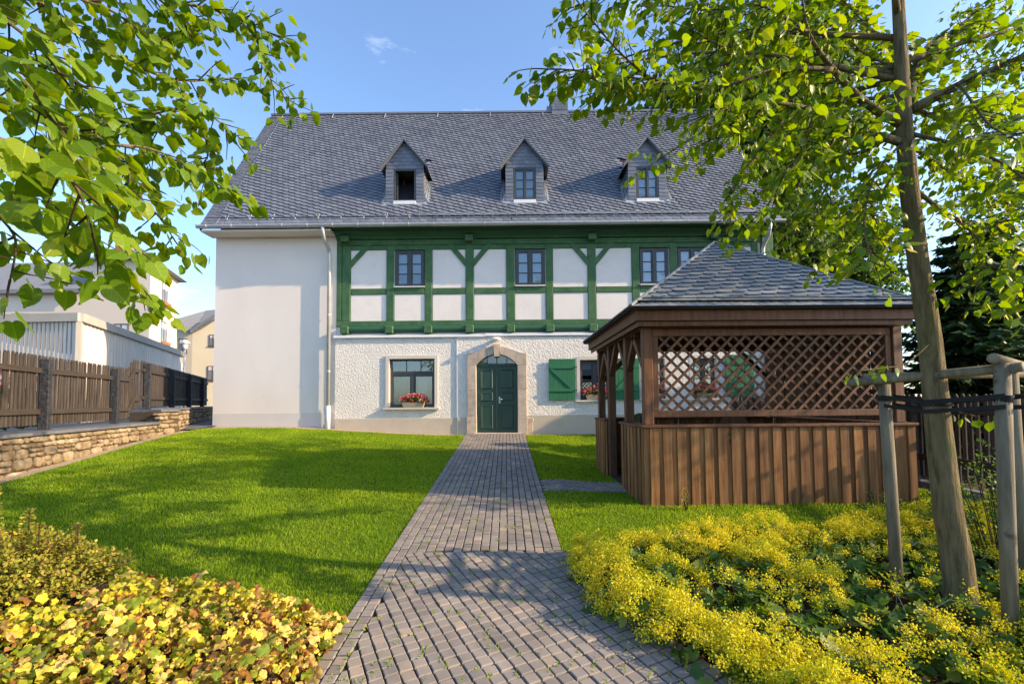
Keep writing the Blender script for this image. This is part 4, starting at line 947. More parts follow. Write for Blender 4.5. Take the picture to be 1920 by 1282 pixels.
hb = thing('cream_building', 'tall cream house with hipped slate roof and brick chimney behind the shed', 'house', (0, 0, 0))
K = Vector((-23.36, 30.0)); KL = Vector((-44, 30.6)); KR = Vector((-25.3, 35.2)); KM = Vector((-27.2, 30.1))
zt_ = 11.35; zw = 9.4
b = MB(); b.add([(K.x, K.y, 1.2), (K.x, K.y, zt_), (KM.x, KM.y, zt_), (KM.x, KM.y, 1.2)], [(0, 3, 2, 1)], 0); b.add([(K.x, K.y, 1.2), (KR.x, KR.y, 1.2), (KR.x, KR.y, zt_), (K.x, K.y, zt_)], [(0, 1, 2, 3)], 0)
b.add([(KM.x, KM.y, zw), (KM.x, KM.y, zt_), (KM.x-1.5, 34.5, zt_), (KM.x-1.5, 34.5, zw)], [(0, 1, 2, 3)], 0); b.obj('wall', 'cream', hb)
b = MB(); b.add([(KM.x, KM.y, 1.2), (KL.x, KL.y, 1.2), (KL.x, KL.y, zw), (KM.x, KM.y, zw)], [(3, 2, 1, 0)], 0); b.obj('wall', 'cream', hb)
b = MB(); e = .45
q = [(K.x+e, K.y-e, zt_), (KR.x+e, KR.y+e, zt_), (KM.x-1.7, 35.6, zt_), (KM.x-e, KM.y-e, zt_), (-26.2, 32.8, 13.1)]
b.add(q, [(0, 1, 4), (1, 2, 4), (2, 3, 4), (3, 0, 4), (3, 2, 1, 0)], 0); b.obj('roof', 'fargrey', hb)
b = MB(); b.add([(KM.x, KM.y-e, zw), (KL.x, KL.y-e, zw), (KL.x, 34.6, 12.6), (KM.x, 34.2, 12.6), (KM.x, KM.y-e, zw-.25), (KL.x, KL.y-e, zw-.25)], [(0, 3, 2, 1), (0, 1, 5, 4)], 0); b.obj('roof', 'fargrey', hb)
box('chimney', 'brick', hb, -28.3, -27.6, 33.0, 33.7, 11.5, 13.5)
d1 = (K-KM).normalized(); n1 = Vector((d1.y, -d1.x)); d2 = (KR-K).normalized(); n2 = Vector((d2.y, -d2.x))
for s, z0_ in ((2.0, 9.0), (2.0, 5.6)):
    p = KM+d1*s; far_window(hb, 0, z0_, 1.0, 1.55, n1, p)
for s, z0_ in ((1.2, 9.0), (3.3, 6.3), (6.4, 6.3), (9.6, 6.3)):
    if s < 2: continue
    p = KM-d1*(s-1.6); far_window(hb, 0, z0_, 1.1, 1.6, n1, p)
for z0_ in (8.9, 6.1, 3.3):
    p = K+d2*2.7; far_window(hb, 0, z0_, 1.15, 1.6, n2, p, True)
sm = thing('small_house', 'small yellow house with grey gabled roof beyond the alley', 'house', (0, 0, 0))
b = MB(); b.add([(-33, 45, 1), (-30.8, 45, 1), (-30.8, 45, 9.3), (-33, 45, 9.3)], [(0, 1, 2, 3)], 0); b.add([(-30.8, 45, 1), (-26, 45.6, 1), (-26, 45.6, 12.2), (-30.8, 45, 9.0)], [(0, 1, 2, 3)], 0); b.obj('wall', 'cream2', sm)
b = MB(); b.add([(-33.3, 44.7, 9.9), (-30.6, 44.6, 8.8), (-25.5, 45.2, 12.4), (-25.5, 49, 12.6), (-31.5, 48, 11.7)], [(0, 1, 2, 3, 4)], 0); b.add([(-30.7, 44.5, 8.8), (-25.9, 45.0, 12.1), (-25.9, 45.0, 12.45), (-30.7, 44.5, 9.15)], [(0, 1, 2, 3)], 0); b.obj('roof', 'fargrey', sm)
for x, z in ((-31.7, 6.9), (-31.8, 4.0)): far_window(sm, 0, z, .8, 1.4, (0, -1), (x, 45))
far_window(sm, 0, 4.2, .9, 1.4, (.12, -1), (-28.9, 45.2)); far_window(sm, 0, 7.6, .7, 1.1, (.12, -1), (-28.9, 45.2))
sh = thing('garage_shed', 'white and grey ribbed metal shed with flat roof behind the fence', 'shed', (0, 0, 0))
def ribbed(A_, B_, z0, z1, pitch, parent):
    A_, B_ = Vector(A_), Vector(B_); d = B_-A_; L = d.length; d.normalize(); nr = Vector((d.y, -d.x)); b = MB(); n = int(L/pitch)
    for i in range(n):
        for a_, e_, o_, p_ in ((0, .6, 0, 0), (.6, .7, 0, .02), (.7, .9, .02, .02), (.9, 1, .02, 0)):
            p, q = A_+d*(pitch*(i+a_))+nr*o_*.35, A_+d*(pitch*(i+e_))+nr*p_
            b.add([(p.x, p.y, z0), (q.x, q.y, z0), (q.x, q.y, z1), (p.x, p.y, z1)], [(0, 1, 2, 3)], 0)
    b.obj('cladding', 'shed_metal', parent)
S0, S1, S2 = Vector((-12.08, 13.0)), Vector((-16.06, 22.8)), Vector((-18.5, 13.4))
ribbed(S0, S1, 1.2, 4.2, .25, sh); ribbed(S2, S0, 1.2, 4.2, .13, sh)
for A_, B_ in ((S0, S1), (S2, S0)):
    d = (B_-A_).normalized(); nr = Vector((d.y, -d.x)); L = (B_-A_).length; ang = math.atan2(d.y, d.x)
    o = MB().box(-.04, L+.04, -.10, .06, 4.18, 4.42).obj('roof_trim', 'shed_trim', sh, loc=(A_.x, A_.y, 0)); o.rotation_euler.z = ang
b = MB(); b.add([(*S0, 4.40), (*S1, 4.40), (S1.x-6, S1.y+.4, 4.40), (*S2, 4.40)], [(0, 1, 2, 3)], 0); b.obj('roof', 'shed_trim', sh)
o = MB().box(-.06, .06, -.06, .06, 1.2, 4.2).obj('corner_trim', 'shed_trim', sh, loc=(S0.x, S0.y, 0)); o.rotation_euler.z = math.atan2((S1-S0).y, (S1-S0).x)
d = (S1-S0).normalized(); nr = Vector((d.y, -d.x)); p = S0+d*7.0
o = MB().box(-1.2, 1.2, -.03, .02, 1.3, 3.2).obj('gate', 'fargrey', sh, loc=(p.x, p.y, 0)); o.rotation_euler.z = math.atan2(d.y, d.x)
def street_lamp(x, y, ztop, label):
    t = thing('street_lamp', label, 'lamp', (x, y, 1.25)); h = ztop-1.25
    MB().tube([(0, 0, 0), (0, 0, h-.55)], [.06, .045], 10).obj('pole', 'zinc', t, True)
    for k, (r_, z) in enumerate(((.30, h-.10), (.24, h-.02), (.16, h+.05))): MB().tube([(0, 0, z-.03), (0, 0, z), (0, 0, z+.05)], [r_, r_*.95, r_*.35], 16).obj('shade', 'lamp_white', t, True)
    MB().tube([(0, 0, h-.55), (0, 0, h-.45), (0, 0, h-.13)], [.06, .13, .17], 14).obj('globe', 'blind', t, True)
street_lamp(-14.0, 13.0-.9, 5.25, 'street lamp with stacked white shades beside the ribbed shed'); street_lamp(-21.0, 30.0, 5.95, 'distant street lamp standing before the small yellow house')
# ================================================================== vegetation
LEAF_V = np.array([[0, 0, 0], [0, .40, .02], [0, .78, 0], [0, 1.10, -.10],
                   [-.24, -.13, -.03], [-.47, .12, -.09], [-.47, .46, -.10], [-.25, .80, -.08],
                   [.24, -.13, -.03], [.47, .12, -.09], [.47, .46, -.10], [.25, .80, -.08]], float)
LEAF_F = np.array([[0, 5, 4], [0, 1, 5], [1, 6, 5], [1, 2, 6], [2, 7, 6], [2, 3, 7], [0, 8, 9], [0, 9, 1], [1, 9, 10], [1, 10, 2], [2, 10, 11], [2, 11, 3]])
def fine_leaf(n=15):
    """heart leaf with a toothed edge, a fold along the midrib and a dipping tip"""
    half = [(0, 0), (.12, -.10), (.26, -.12), (.40, -.03), (.49, .14), (.51, .32), (.46, .52), (.36, .70), (.24, .84), (.11, .97), (0, 1.14)]
    pts = []
    for i in range(len(half)-1):
        (a, b), (c, d) = half[i], half[i+1]; pts.append((a, b)); mx, my = (a+c)/2, (b+d)/2; l = math.hypot(c-a, d-b) or 1
        pts.append((mx+.012*(d-b)/l, my-.012*(c-a)/l))
    pts.append(half[-1]); V = []; F = []; m = len(pts)
    zf = lambda x, y: -.22*abs(x)**1.3-.10*max(0, y-.5)**2*2+.012*math.sin(y*19)*min(1, abs(x)*5)
    for sgn in (1, -1):
        o = len(V)
        for k, (x, y) in enumerate(pts):
            yy = .02+(y+.10)/1.24*1.08 if 0 < k < m-1 else y
            V += [(0, max(0, min(1.12, y*.9+.06)) if 0 < k < m-1 else y, 0), (sgn*x*.55, y*.96+.03, zf(x*.55, y)), (sgn*x, y, zf(x, y))]
        for k in range(m-1):
            for q in (0, 1):
                a, b, c, d = o+3*k+q, o+3*k+q+1, o+3*k+q+4, o+3*k+q+3
                F += [(a, b, c), (a, c, d)] if sgn > 0 else [(a, c, b), (a, d, c)]
    return np.array(V), np.array(F)
FINE_V, FINE_F = fine_leaf()
SIMPLE_V = np.array([[0, 0, 0], [-.42, .35, -.07], [.42, .35, -.07], [0, 1, -.05], [0, .45, .03]], float)
SIMPLE_F = np.array([[0, 4, 1], [0, 2, 4], [4, 3, 1], [4, 2, 3]])
MT['linden_leaf'] = leaf_mat('linden_leaf', [(.075, .15, .010), (.115, .21, .013), (.16, .26, .016), (.22, .29, .022)], .5, .38)
def veined(name, cols):
    m = leaf_mat(name, cols, .5, .38); nt = m.node_tree; b = nt.nodes['Principled BSDF']; src = b.inputs['Base Color'].links[0].from_socket
    tc = nt.nodes.new('ShaderNodeTexCoord'); sx = nt.nodes.new('ShaderNodeSeparateXYZ'); nt.links.new(tc.outputs['Object'], sx.inputs[0])
    def mth(op, a, b_=None):
        n = nt.nodes.new('ShaderNodeMath'); n.operation = op
        for k, v in enumerate((a, b_)):
            if v is None: continue
            if hasattr(v, 'links'): nt.links.new(v, n.inputs[k])
            else: n.inputs[k].default_value = v
        return n.outputs[0]
    ax = mth('ABSOLUTE', sx.outputs['X']); f = mth('PINGPONG', mth('MULTIPLY', mth('SUBTRACT', sx.outputs['Y'], mth('MULTIPLY', ax, .85)), 6.0), .5)
    side = mth('LESS_THAN', f, .07); mid = mth('LESS_THAN', ax, .014); v = mth('MAXIMUM', mth('MULTIPLY', side, .55), mid)
    c = mixc(nt, v, src, mixc(nt, 1, src, (1.7, 1.5, 1.6), 'MULTIPLY'))
    c = mixc(nt, ramp(nt, noise(nt, 3.5, 5, .7), [(0, 0, 0, .60), (.6, .6, .6, .78)]), c, (.30, .26, .05))
    nt.links.new(c, b.inputs['Base Color'])
    for n in nt.nodes:
        if n.type == 'HUE_SAT': nt.links.new(c, n.inputs['Color'])
    return m
MT['linden_leaf_near'] = veined('linden_leaf_near', [(.075, .15, .010), (.115, .21, .013), (.16, .26, .016), (.22, .29, .022)])
MT['linden_leaf_far'] = leaf_mat('background_tree_leaf', [(.035, .075, .014), (.055, .11, .02), (.08, .14, .025)], .35, .5)
MT['bract'] = leaf_mat('linden_bract', [(.34, .36, .10), (.42, .40, .14)], .5, .5)
def frames(tip, nrm):
    tip = tip/np.linalg.norm(tip, axis=1)[:, None]; side = np.cross(tip, nrm); side /= np.linalg.norm(side, axis=1)[:, None]+1e-9; nn = np.cross(side, tip)
    return np.stack([side, tip, nn], -1)
class Crown:
    def __init__(s): s.p = []; s.t = []; s.n = []; s.s = []; s.tw = MB(); s.bp = []
def smooth_line(pts, k=4):
    P = [Vector(p) for p in pts]; out = []
    for i in range(len(P)-1):
        a_, b_, c_, d_ = P[max(i-1, 0)], P[i], P[i+1], P[min(i+2, len(P)-1)]
        for j in range(k):
            t = j/k; out.append(.5*((2*b_)+(c_-a_)*t+(2*a_-5*b_+4*c_-d_)*t*t+(3*b_-a_-3*c_+d_)*t**3))
    out.append(P[-1]); return out
def rv(): return Vector((random.gauss(0, 1), random.gauss(0, 1), random.gauss(0, 1)))
def grow(cr, pts, r0, step=.10, tlen=(.18, .42), size=.075, start=.15, dens=.05, droop=.35, bract=0):
    """side twigs with hanging heart leaves along a limb"""
    ln = smooth_line(pts); L = sum((ln[i+1]-ln[i]).length for i in range(len(ln)-1)); acc = 0; nxt = L*start; sd = 1
    def leafy(q0, d, length):
        n = 4; q = [q0]
        for k in range(n): d = (d+Vector((0, 0, -droop*.18))+rv()*.07).normalized(); q.append(q[-1]+d*length/n)
        cr.tw.tube(q, [.0042, .0036, .003, .0024, .0016], 4, False); m = max(2, int(length/dens)); s2 = 1
        for k in range(m+1):
            t = min(.999, (k+.5)/m)*n; i = int(t); p = q[i].lerp(q[i+1], t-i); sdv = d.cross(Vector((0, 0, 1))).normalized()*s2; s2 = -s2
            pet = (sdv*.8+d*.5+rv()*.35).normalized()*random.uniform(.02, .05); b0 = p+pet+Vector((0, 0, -.01))
            tp = (pet.normalized()*.75+Vector((0, 0, -.75))+rv()*.35).normalized(); nn = (Vector((0, 0, .8))+pet.normalized()*.6+rv()*.45)
            cr.p.append(b0); cr.t.append(tp); cr.n.append(nn); cr.s.append(size*random.uniform(.6, 1.2))
            if bract and random.random() < bract: cr.bp.append((p+Vector((0, 0, -.03))+rv()*.01, (Vector((0, 0, -1))+rv()*.3).normalized(), rv()))
    for i in range(len(ln)-1):
        seg = ln[i+1]-ln[i]; l = seg.length; d = seg.normalized()
        while acc+l > nxt:
            p = ln[i]+d*(nxt-acc); h = d.cross(Vector((0, 0, 1)))
            if h.length < .1: h = Vector((1, 0, 0))
            h.normalize(); w_ = (h*sd*random.uniform(.5, 1)+d*random.uniform(.3, .9)+Vector((0, 0, random.uniform(-.5, .45)))).normalized(); sd = -sd
            leafy(p, w_, random.uniform(*tlen)); nxt += step*random.uniform(.7, 1.3)
        acc += l
    leafy(ln[-1], (ln[-1]-ln[-2]).normalized(), tlen[1]*.7)
    return ln
def finish_tree(tree, cr, mt, n_parts, tv=LEAF_V, tf=LEAF_F, twig_mt='twig'):
    P = np.array([tuple(p) for p in cr.p]); T = np.array([tuple(p) for p in cr.t]); Nn = np.array([tuple(p) for p in cr.n]); S = np.array(cr.s)
    M3 = frames(T, Nn)*S[:, None, None]
    vx, vy = 853*P[:, 0]/np.maximum(P[:, 1], .1)+948, 753-853*(P[:, 2]-1.8)/np.maximum(P[:, 1], .1)
    inv = (P[:, 1] > .8) & (vx > 0) & (vx < 1920) & (vy > 0) & (vy < 1282)
    key = np.where(inv, -S/np.maximum(P[:, 1], .1), 9); order = np.argsort(key); pick = order[:min(n_parts, int(inv.sum()))]; rest = np.setdiff1d(np.arange(len(P)), pick)
    crown = stuff(link('crown', scatter_mesh('crown', mt, tv, tf, M3[rest], P[rest], rng.random(len(rest))), tree))
    me = np_mesh('leaf', 'linden_leaf_near', FINE_V, FINE_F, np.zeros(len(FINE_F)), True)
    for i in pick:
        o = link('leaf', me, crown); m_ = Matrix([list(r_) for r_ in M3[i]]).to_4x4(); m_.translation = P[i]; o.matrix_local = m_
    stuff(cr.tw.obj('twigs', twig_mt, tree))
    if cr.bp:
        B = np.array([tuple(q[0]) for q in cr.bp]); bt = np.array([tuple(q[1]) for q in cr.bp]); bn = np.array([tuple(q[2]) for q in cr.bp])
        bv = SIMPLE_V*np.array([.022, .075, .02]); stuff(link('bracts', scatter_mesh('bracts', 'bract', bv, SIMPLE_F, frames(bt, bn), B, rng.random(len(B))), tree))
    return crown
LEFT_LIMBS = [
 [(-2.52,2.1,3.72),(-2.36,2.23,3.77),(-2.36,2.37,3.78),(-2.25,2.5,3.74),(-2.15,2.63,3.72),(-2.0,2.77,3.74),(-1.78,2.9,3.85)],
 [(-2.38,2.4,4.17),(-2.12,2.54,4.12),(-1.98,2.68,4.17),(-1.77,2.82,4.22),(-1.61,2.96,4.23),(-1.55,3.1,4.28)],
 [(-1.79,2.9,4.28),(-1.64,2.95,4.17),(-1.6,3.0,4.02),(-1.57,3.05,3.89),(-1.49,3.1,3.84)],
 [(-2.26,1.9,3.06),(-2.15,2.05,3.08),(-2.07,2.2,3.12),(-1.97,2.35,3.22),(-1.83,2.5,3.38),(-1.72,2.65,3.43),(-1.68,2.8,3.37)],
 [(-1.99,1.9,2.99),(-1.9,2.1,2.96),(-1.81,2.3,3.04),(-1.76,2.5,3.05),(-1.66,2.7,3.02)],
 [(-1.84,1.8,2.8),(-1.76,1.95,2.71),(-1.75,2.1,2.66),(-1.74,2.25,2.63),(-1.76,2.4,2.56)],
 [(-1.84,1.6,2.67),(-1.77,1.7,2.5),(-1.72,1.8,2.39),(-1.66,1.9,2.3),(-1.59,2.0,2.18)],
 [(-1.78,1.5,2.4),(-1.75,1.57,2.33),(-1.75,1.63,2.26),(-1.84,1.7,2.14)],
 [(-1.52,1.25,2.45),(-1.43,1.31,2.43),(-1.38,1.38,2.41),(-1.36,1.44,2.36),(-1.37,1.5,2.27)],
 [(-2.27,1.9,3.3),(-2.16,2.05,3.32),(-2.05,2.2,3.29),(-1.94,2.35,3.29),(-1.91,2.5,3.25)],
 [(-2.36,2.0,3.7),(-2.17,2.2,3.77),(-2.08,2.4,3.84),(-2.12,2.6,3.87)],
 [(-2.1,2.6,4.17),(-1.93,2.67,4.05),(-1.96,2.73,4.01),(-2.16,2.8,3.97)],
 [(-1.67,1.4,2.82),(-1.64,1.47,2.79),(-1.61,1.53,2.75),(-1.58,1.6,2.63)],
 [(-1.92,1.6,3.22),(-1.92,1.7,3.22),(-1.87,1.8,3.17),(-1.86,1.9,3.11)],
 [(-1.98,2.7,3.7),(-1.9,2.73,3.52),(-1.82,2.77,3.3),(-1.91,2.8,3.19)],
 [(-1.98,2.1,3.06),(-1.83,2.13,2.91),(-1.8,2.17,2.82),(-1.91,2.2,2.73)]]
RIGHT_LIMBS = [
 [(3.09,3.4,3.92),(2.76,3.35,4.07),(2.49,3.3,4.29),(2.28,3.25,4.54),(2.2,3.2,4.9)],
 [(3.08,3.4,3.78),(2.63,3.3,3.83),(2.28,3.2,3.9),(1.79,3.1,3.9),(1.4,3.0,3.74)],
 [(3.17,3.4,4.04),(3.46,3.3,4.17),(3.85,3.2,4.32),(4.24,3.1,4.42)],
 [(3.16,3.4,4.11),(3.44,3.57,4.63),(3.89,3.73,4.95),(4.32,3.9,5.34)],
 [(2.41,3.2,4.21),(1.93,3.12,4.15),(1.5,3.04,3.96),(1.06,2.96,3.94),(0.76,2.88,4.09),(0.47,2.8,4.37)],
 [(1.06,2.95,3.93),(0.72,2.9,3.86),(0.51,2.85,3.93),(0.26,2.8,3.91)],
 [(1.53,3.1,4.06),(1.28,3.03,3.95),(1.0,2.97,3.96),(0.66,2.9,3.95)],
 [(1.87,3.1,3.9),(1.65,3.05,3.68),(1.51,3.0,3.59),(1.39,2.95,3.55)],
 [(2.08,3.2,3.89),(1.84,3.2,3.57),(1.68,3.2,3.38),(1.63,3.2,3.1)],
 [(2.28,3.2,3.9),(2.2,3.33,3.61),(2.11,3.47,3.38),(1.98,3.6,3.22)],
 [(2.71,3.4,3.9),(2.65,3.57,3.6),(2.58,3.73,3.36),(2.5,3.9,3.24)],
 [(3.07,3.4,3.64),(3.02,3.6,3.39),(2.9,3.8,3.2),(2.85,4.0,3.04)],
 [(3.08,3.4,3.77),(2.75,3.27,3.45),(2.54,3.13,3.03),(2.5,3.0,2.69)],
 [(3.19,3.4,3.39),(3.37,3.3,3.14),(3.54,3.2,3.06),(3.7,3.1,3.09)],
 [(3.37,3.3,3.14),(3.43,3.15,2.85),(3.18,3.0,2.54)],
 [(3.54,3.2,3.06),(3.58,3.05,2.77),(3.42,2.9,2.44)],
 [(3.15,3.4,3.85),(3.22,3.13,3.61),(3.23,2.87,3.35),(3.14,2.6,3.05)],
 [(3.36,3.2,4.09),(3.1,2.8,3.56),(2.8,2.4,3.22)],
 [(2.24,3.2,4.5),(1.91,3.13,4.48),(1.6,3.07,4.27),(1.31,3.0,4.33)],
 [(2.24,3.2,4.5),(1.82,3.1,4.61),(1.42,3.0,4.48),(1.09,2.9,4.42)],
 [(1.62,3.1,4.29),(1.45,3.05,4.52),(1.24,3.0,4.67)],
 [(1.53,3.2,4.98),(1.13,3.1,4.72),(0.84,3.0,4.59),(0.56,2.9,4.5)],
 [(2.8,3.4,4.11),(2.52,3.27,3.73),(2.18,3.13,3.58),(1.9,3.0,3.31)],
 [(3.48,3.6,4.65),(3.34,3.9,5.09),(3.3,4.2,5.66)],
 [(3.11,3.4,4.37),(3.23,3.9,4.89),(3.33,4.4,5.62)],
 [(3.14,3.4,4.07),(3.74,3.67,4.15),(4.36,3.93,4.47),(5.02,4.2,4.6)],
 [(3.09,3.4,3.9),(3.02,3.8,3.91),(2.83,4.2,4.28),(2.65,4.6,4.46)],
 [(3.08,3.4,3.81),(3.85,3.8,3.76),(4.61,4.2,3.81),(5.37,4.6,3.72)],
 [(3.1,3.4,4.15),(2.85,3.8,4.43),(2.6,4.2,5.13),(2.45,4.6,5.33)],
 [(3.19,3.35,2.22),(2.95,3.3,2.06),(2.71,3.25,2.02),(2.51,3.2,2.0)],
 [(3.18,3.35,1.75),(3.27,3.28,1.71),(3.34,3.2,1.67)]]

def limb(tree, ln, r0, r1, mt='bark', n=8):
    k = len(ln); MB().tube(ln, [r0+(r1-r0)*i/(k-1) for i in range(k)], n, True, .06).obj('branch', mt, tree, True)
# ---- linden whose branches hang in from the left
t1 = thing('linden_tree', 'linden with big sunlit heart leaves hanging over the lawn beside the fence', 'tree', (0, 0, 0), 0, 'lindens of the garden'); cr = Crown()
MB().tube([(-4.3, 1.3, -.1), (-4.25, 1.32, 1.2), (-4.2, 1.35, 2.6), (-4.2, 1.35, 4.2), (-4.15, 1.3, 6.0)], [.15, .12, .11, .08, .04], 14, True, .04).obj('trunk', 'bark', t1, True)
for i, l in enumerate(LEFT_LIMBS):
    l = [(x, y, z+(.13 if i in (5, 6, 7, 8, 12) else .07)) for x, y, z in l]
    ln = grow(cr, l, .012, .038, (.09, .24), .066, .0, .040, .15)
    r0 = (.016, .012, .007, .015, .009, .008, .009, .006, .009, .010, .010, .006, .008, .009, .006, .006)[i]
    if i in (0, 1, 3, 6, 8, 9, 10, 13): ln = [Vector((-4.2, 1.35, 2.4+.25*(i % 5))), Vector(ln[0]).lerp(Vector((-4.2, 1.35, 2.6)), .4)+Vector((0, 0, .1))]+ln; r0 *= 1.25
    limb(t1, ln, r0, .003)
for k in range(26):                       # the rest of its crown, up and to the left
    a_ = random.uniform(1.2, 5.2); z = random.uniform(3.4, 5.6); l_ = random.uniform(1.0, 1.8); s0 = Vector((-4.2, 1.35, z)); e_ = s0+Vector((math.cos(a_)*l_, math.sin(a_)*l_*.9, random.uniform(.2, .9)))
    ln = grow(cr, [s0, s0.lerp(e_, .5)+Vector((0, 0, .15)), e_], .02, .16, (.2, .4), .09, .25, .07); limb(t1, ln, .022, .004)
finish_tree(t1, cr, 'linden_leaf', 290)
# ---- the staked linden on the right
t2 = thing('linden_tree', 'young linden with slender trunk tied between wooden stakes', 'tree', (0, 0, 0), 0, 'lindens of the garden'); cr = Crown()
tr = [(3.37, 3.40, .10), (3.35, 3.4, .6), (3.30, 3.40, .99), (3.26, 3.40, 1.6), (3.23, 3.40, 2.23), (3.15, 3.40, 3.05), (3.11, 3.40, 3.81), (3.11, 3.40, 4.37), (3.12, 3.42, 5.3), (3.10, 3.45, 6.6), (3.15, 3.5, 7.8)]
MB().tube(smooth_line(tr, 3), list(np.interp(np.arange(31), [0, 2, 6, 12, 18, 24, 30], [.122, .096, .087, .072, .055, .036, .012])), 18, True, .025).obj('trunk', 'bark', t2, True)
for i, l in enumerate(RIGHT_LIMBS):
    sp_ = i >= 29
    ln = grow(cr, l, .012,   .037 if not sp_ else .3, (.12, .32) if not sp_ else (.05, .1), .060, .10 if not sp_ else .5, .045, bract=.10 if not sp_ else 0)
    limb(t2, ln, (.036, .032, .040, .034)[i] if i < 4 else (.018 if i in (4, 13, 16, 22, 25, 26, 27, 28) else .010) if not sp_ else .004, .004)
for k in range(70):                       # the crown above the picture
    z = random.uniform(4.0, 7.4); a_ = random.uniform(0, 6.283); l_ = random.uniform(1.3, 2.6)*(1.15-(z-4)*.12); s0 = Vector((3.12, 3.42, z)); e_ = s0+Vector((math.cos(a_)*l_, math.sin(a_)*l_, random.uniform(.3, 1.1)))
    if e_.y < 2.3+(z-4)*.15: continue
    ln = grow(cr, [s0, s0.lerp(e_, .5)+Vector((0, 0, .2)), e_], .02, .13, (.2, .45), .075, .25, .06); limb(t2, ln, .024, .004)
finish_tree(t2, cr, 'linden_leaf', 290)
# ---- a third linden beyond the right fence: its shade falls on path and lawn
def round_tree(x, y, z0, h, rad, label, mt, nl, leaf, group=None, name='linden_tree', twig_mt='twig', low=.3):
    t = thing(name, label, 'tree', (x, y, z0), 0, group); cr = Crown()
    MB().tube(smooth_line([(0, 0, -.2), (.05, .02, h*.25), (-.03, .05, h*.55), (.05, 0, h*.92)], 3), list(np.interp(range(10), [0, 9], [h*.02, h*.004])), 12, True, .04).obj('trunk', 'bark', t, True)
    for k in range(nl):
        z = h*random.uniform(low, .9); f_ = math.sin(math.pi*min(1, max(.12, (z/h-low*.7)/(1.08-low*.7))))**.6; a_ = k*2.4+random.uniform(-.4, .4); l_ = rad*f_*random.uniform(.65, 1.1)
        s0 = Vector((0, 0, z*.92)); e_ = Vector((math.cos(a_)*l_, math.sin(a_)*l_, z+random.uniform(0, .12)*h)); ln = smooth_line([s0, s0.lerp(e_, .5)+Vector((0, 0, .06*h*random.random())), e_]); limb(t, ln, h*.0045, .006, n=6)
        for q in range(int(l_/.16*2.2)):
            i = random.randint(len(ln)//4, len(ln)-1); c_ = ln[i]+rv()*rad*.10
            cr.tw.tube([ln[i], ln[i].lerp(c_, .6)+Vector((0, 0, .04)), c_], .006, 3, False)
            for m_ in range(7):
                d_ = rv().normalized(); cr.p.append(c_+d_*random.uniform(.02, .28)*rad/3); cr.t.append((d_+Vector((0, 0, -.6))).normalized()); cr.n.append(Vector((0, 0, .7))+rv()*.6); cr.s.append(leaf*random.uniform(.7, 1.2))
    P = np.array([tuple(p) for p in cr.p]); M3 = frames(np.array([tuple(p) for p in cr.t]), np.array([tuple(p) for p in cr.n]))*np.array(cr.s)[:, None, None]
    stuff(link('crown', scatter_mesh('crown', mt, SIMPLE_V, SIMPLE_F, M3, P, rng.random(len(P))), t)); stuff(cr.tw.obj('twigs', twig_mt, t)); return t
round_tree(9.9, 6.3, .4, 8.6, 2.7, 'full-crowned linden beyond the right picket fence', 'linden_leaf', 40, .11, 'lindens of the garden')
round_tree(11.6, 21.5, .9, 18.5, 4.8, 'tall dense broadleaf tree rising behind the end of the white house', 'linden_leaf_far', 150, .24, None, 'broadleaf_tree', low=.22)
round_tree(19.5, 27, .9, 12, 4.6, 'lower broadleaf tree far behind the gazebo roof', 'linden_leaf_far', 80, .26, None, 'broadleaf_tree', low=.15)
# ---- spruces
MT['needles'] = leaf_mat('spruce_needles', [(.02, .05, .02), (.035, .08, .026), (.06, .115, .034)], .12, .5)
NV = np.array([[-.5, 0, 0], [.5, 0, 0], [.12, 1, -.10], [-.12, 1, -.10]], float); NF = np.array([[0, 1, 2], [0, 2, 3]])
def spruce(x, y, z0, h, rad, label):
    t = thing('spruce_tree', label, 'tree', (x, y, z0), 0, 'spruces beyond the right fence'); p_ = []; t_ = []; n_ = []; s_ = []; tw = MB()
    MB().tube([(0, 0, -.2), (0, 0, h*.5), (0, 0, h)], [h*.022, h*.014, .01], 10).obj('trunk', 'bark', t, True); z = .3
    while z < h*.99:
        l0 = rad*(1-z/h)**.8+.12; nb = 12
        for k in range(nb):
            a_ = random.uniform(0, 6.283); l_ = l0*random.uniform(.75, 1.1); hd = Vector((math.cos(a_), math.sin(a_), 0)); q = [Vector((0, 0, z))+hd*l_*f_+Vector((0, 0, -.22*l_*math.sin(f_*2.2)+.10*l_*f_**3)) for f_ in (0, .3, .6, 1)]
            tw.tube(q, [.02, .014, .009, .004], 4, False); sd = hd.cross(Vector((0, 0, 1)))
            m_ = int(6+l_*16)
            for i in range(m_):
                f_ = (i+.5)/m_; j = min(2, int(f_*3.3)); c_ = q[j].lerp(q[j+1], min(1, max(0, (f_-(0, .3, .6)[j])/(.3, .3, .4)[j])))
                for s2 in (-1, 1):
                    ll = (.16+.42*l_*(1-f_))*random.uniform(.5, .9)*.8
                    for w_ in range(max(1, int(ll/.09))):
                        cc = c_+sd*s2*(.02+.09*w_)+hd*.05*w_; p_.append(cc); t_.append((sd*s2*.7+hd*.75+Vector((0, 0, -.25))+rv()*.25).normalized()); n_.append(Vector((0, 0, 1))+rv()*.35); s_.append(random.uniform(.12, .20))
        z += .22+.04*(h-z)/h
    P = np.array([tuple(q) for q in p_]); M3 = frames(np.array([tuple(q) for q in t_]), np.array([tuple(q) for q in n_]))*np.array(s_)[:, None, None]
    M3[:, :, 0] *= .62
    stuff(link('crown', scatter_mesh('crown', 'needles', NV, NF, M3, P, rng.random(len(P)), False), t)); stuff(tw.obj('branches', 'twig', t))
spruce(9.6, 9.4, .4, 4.9, 2.1, 'dark green spruce closest behind the right picket fence')
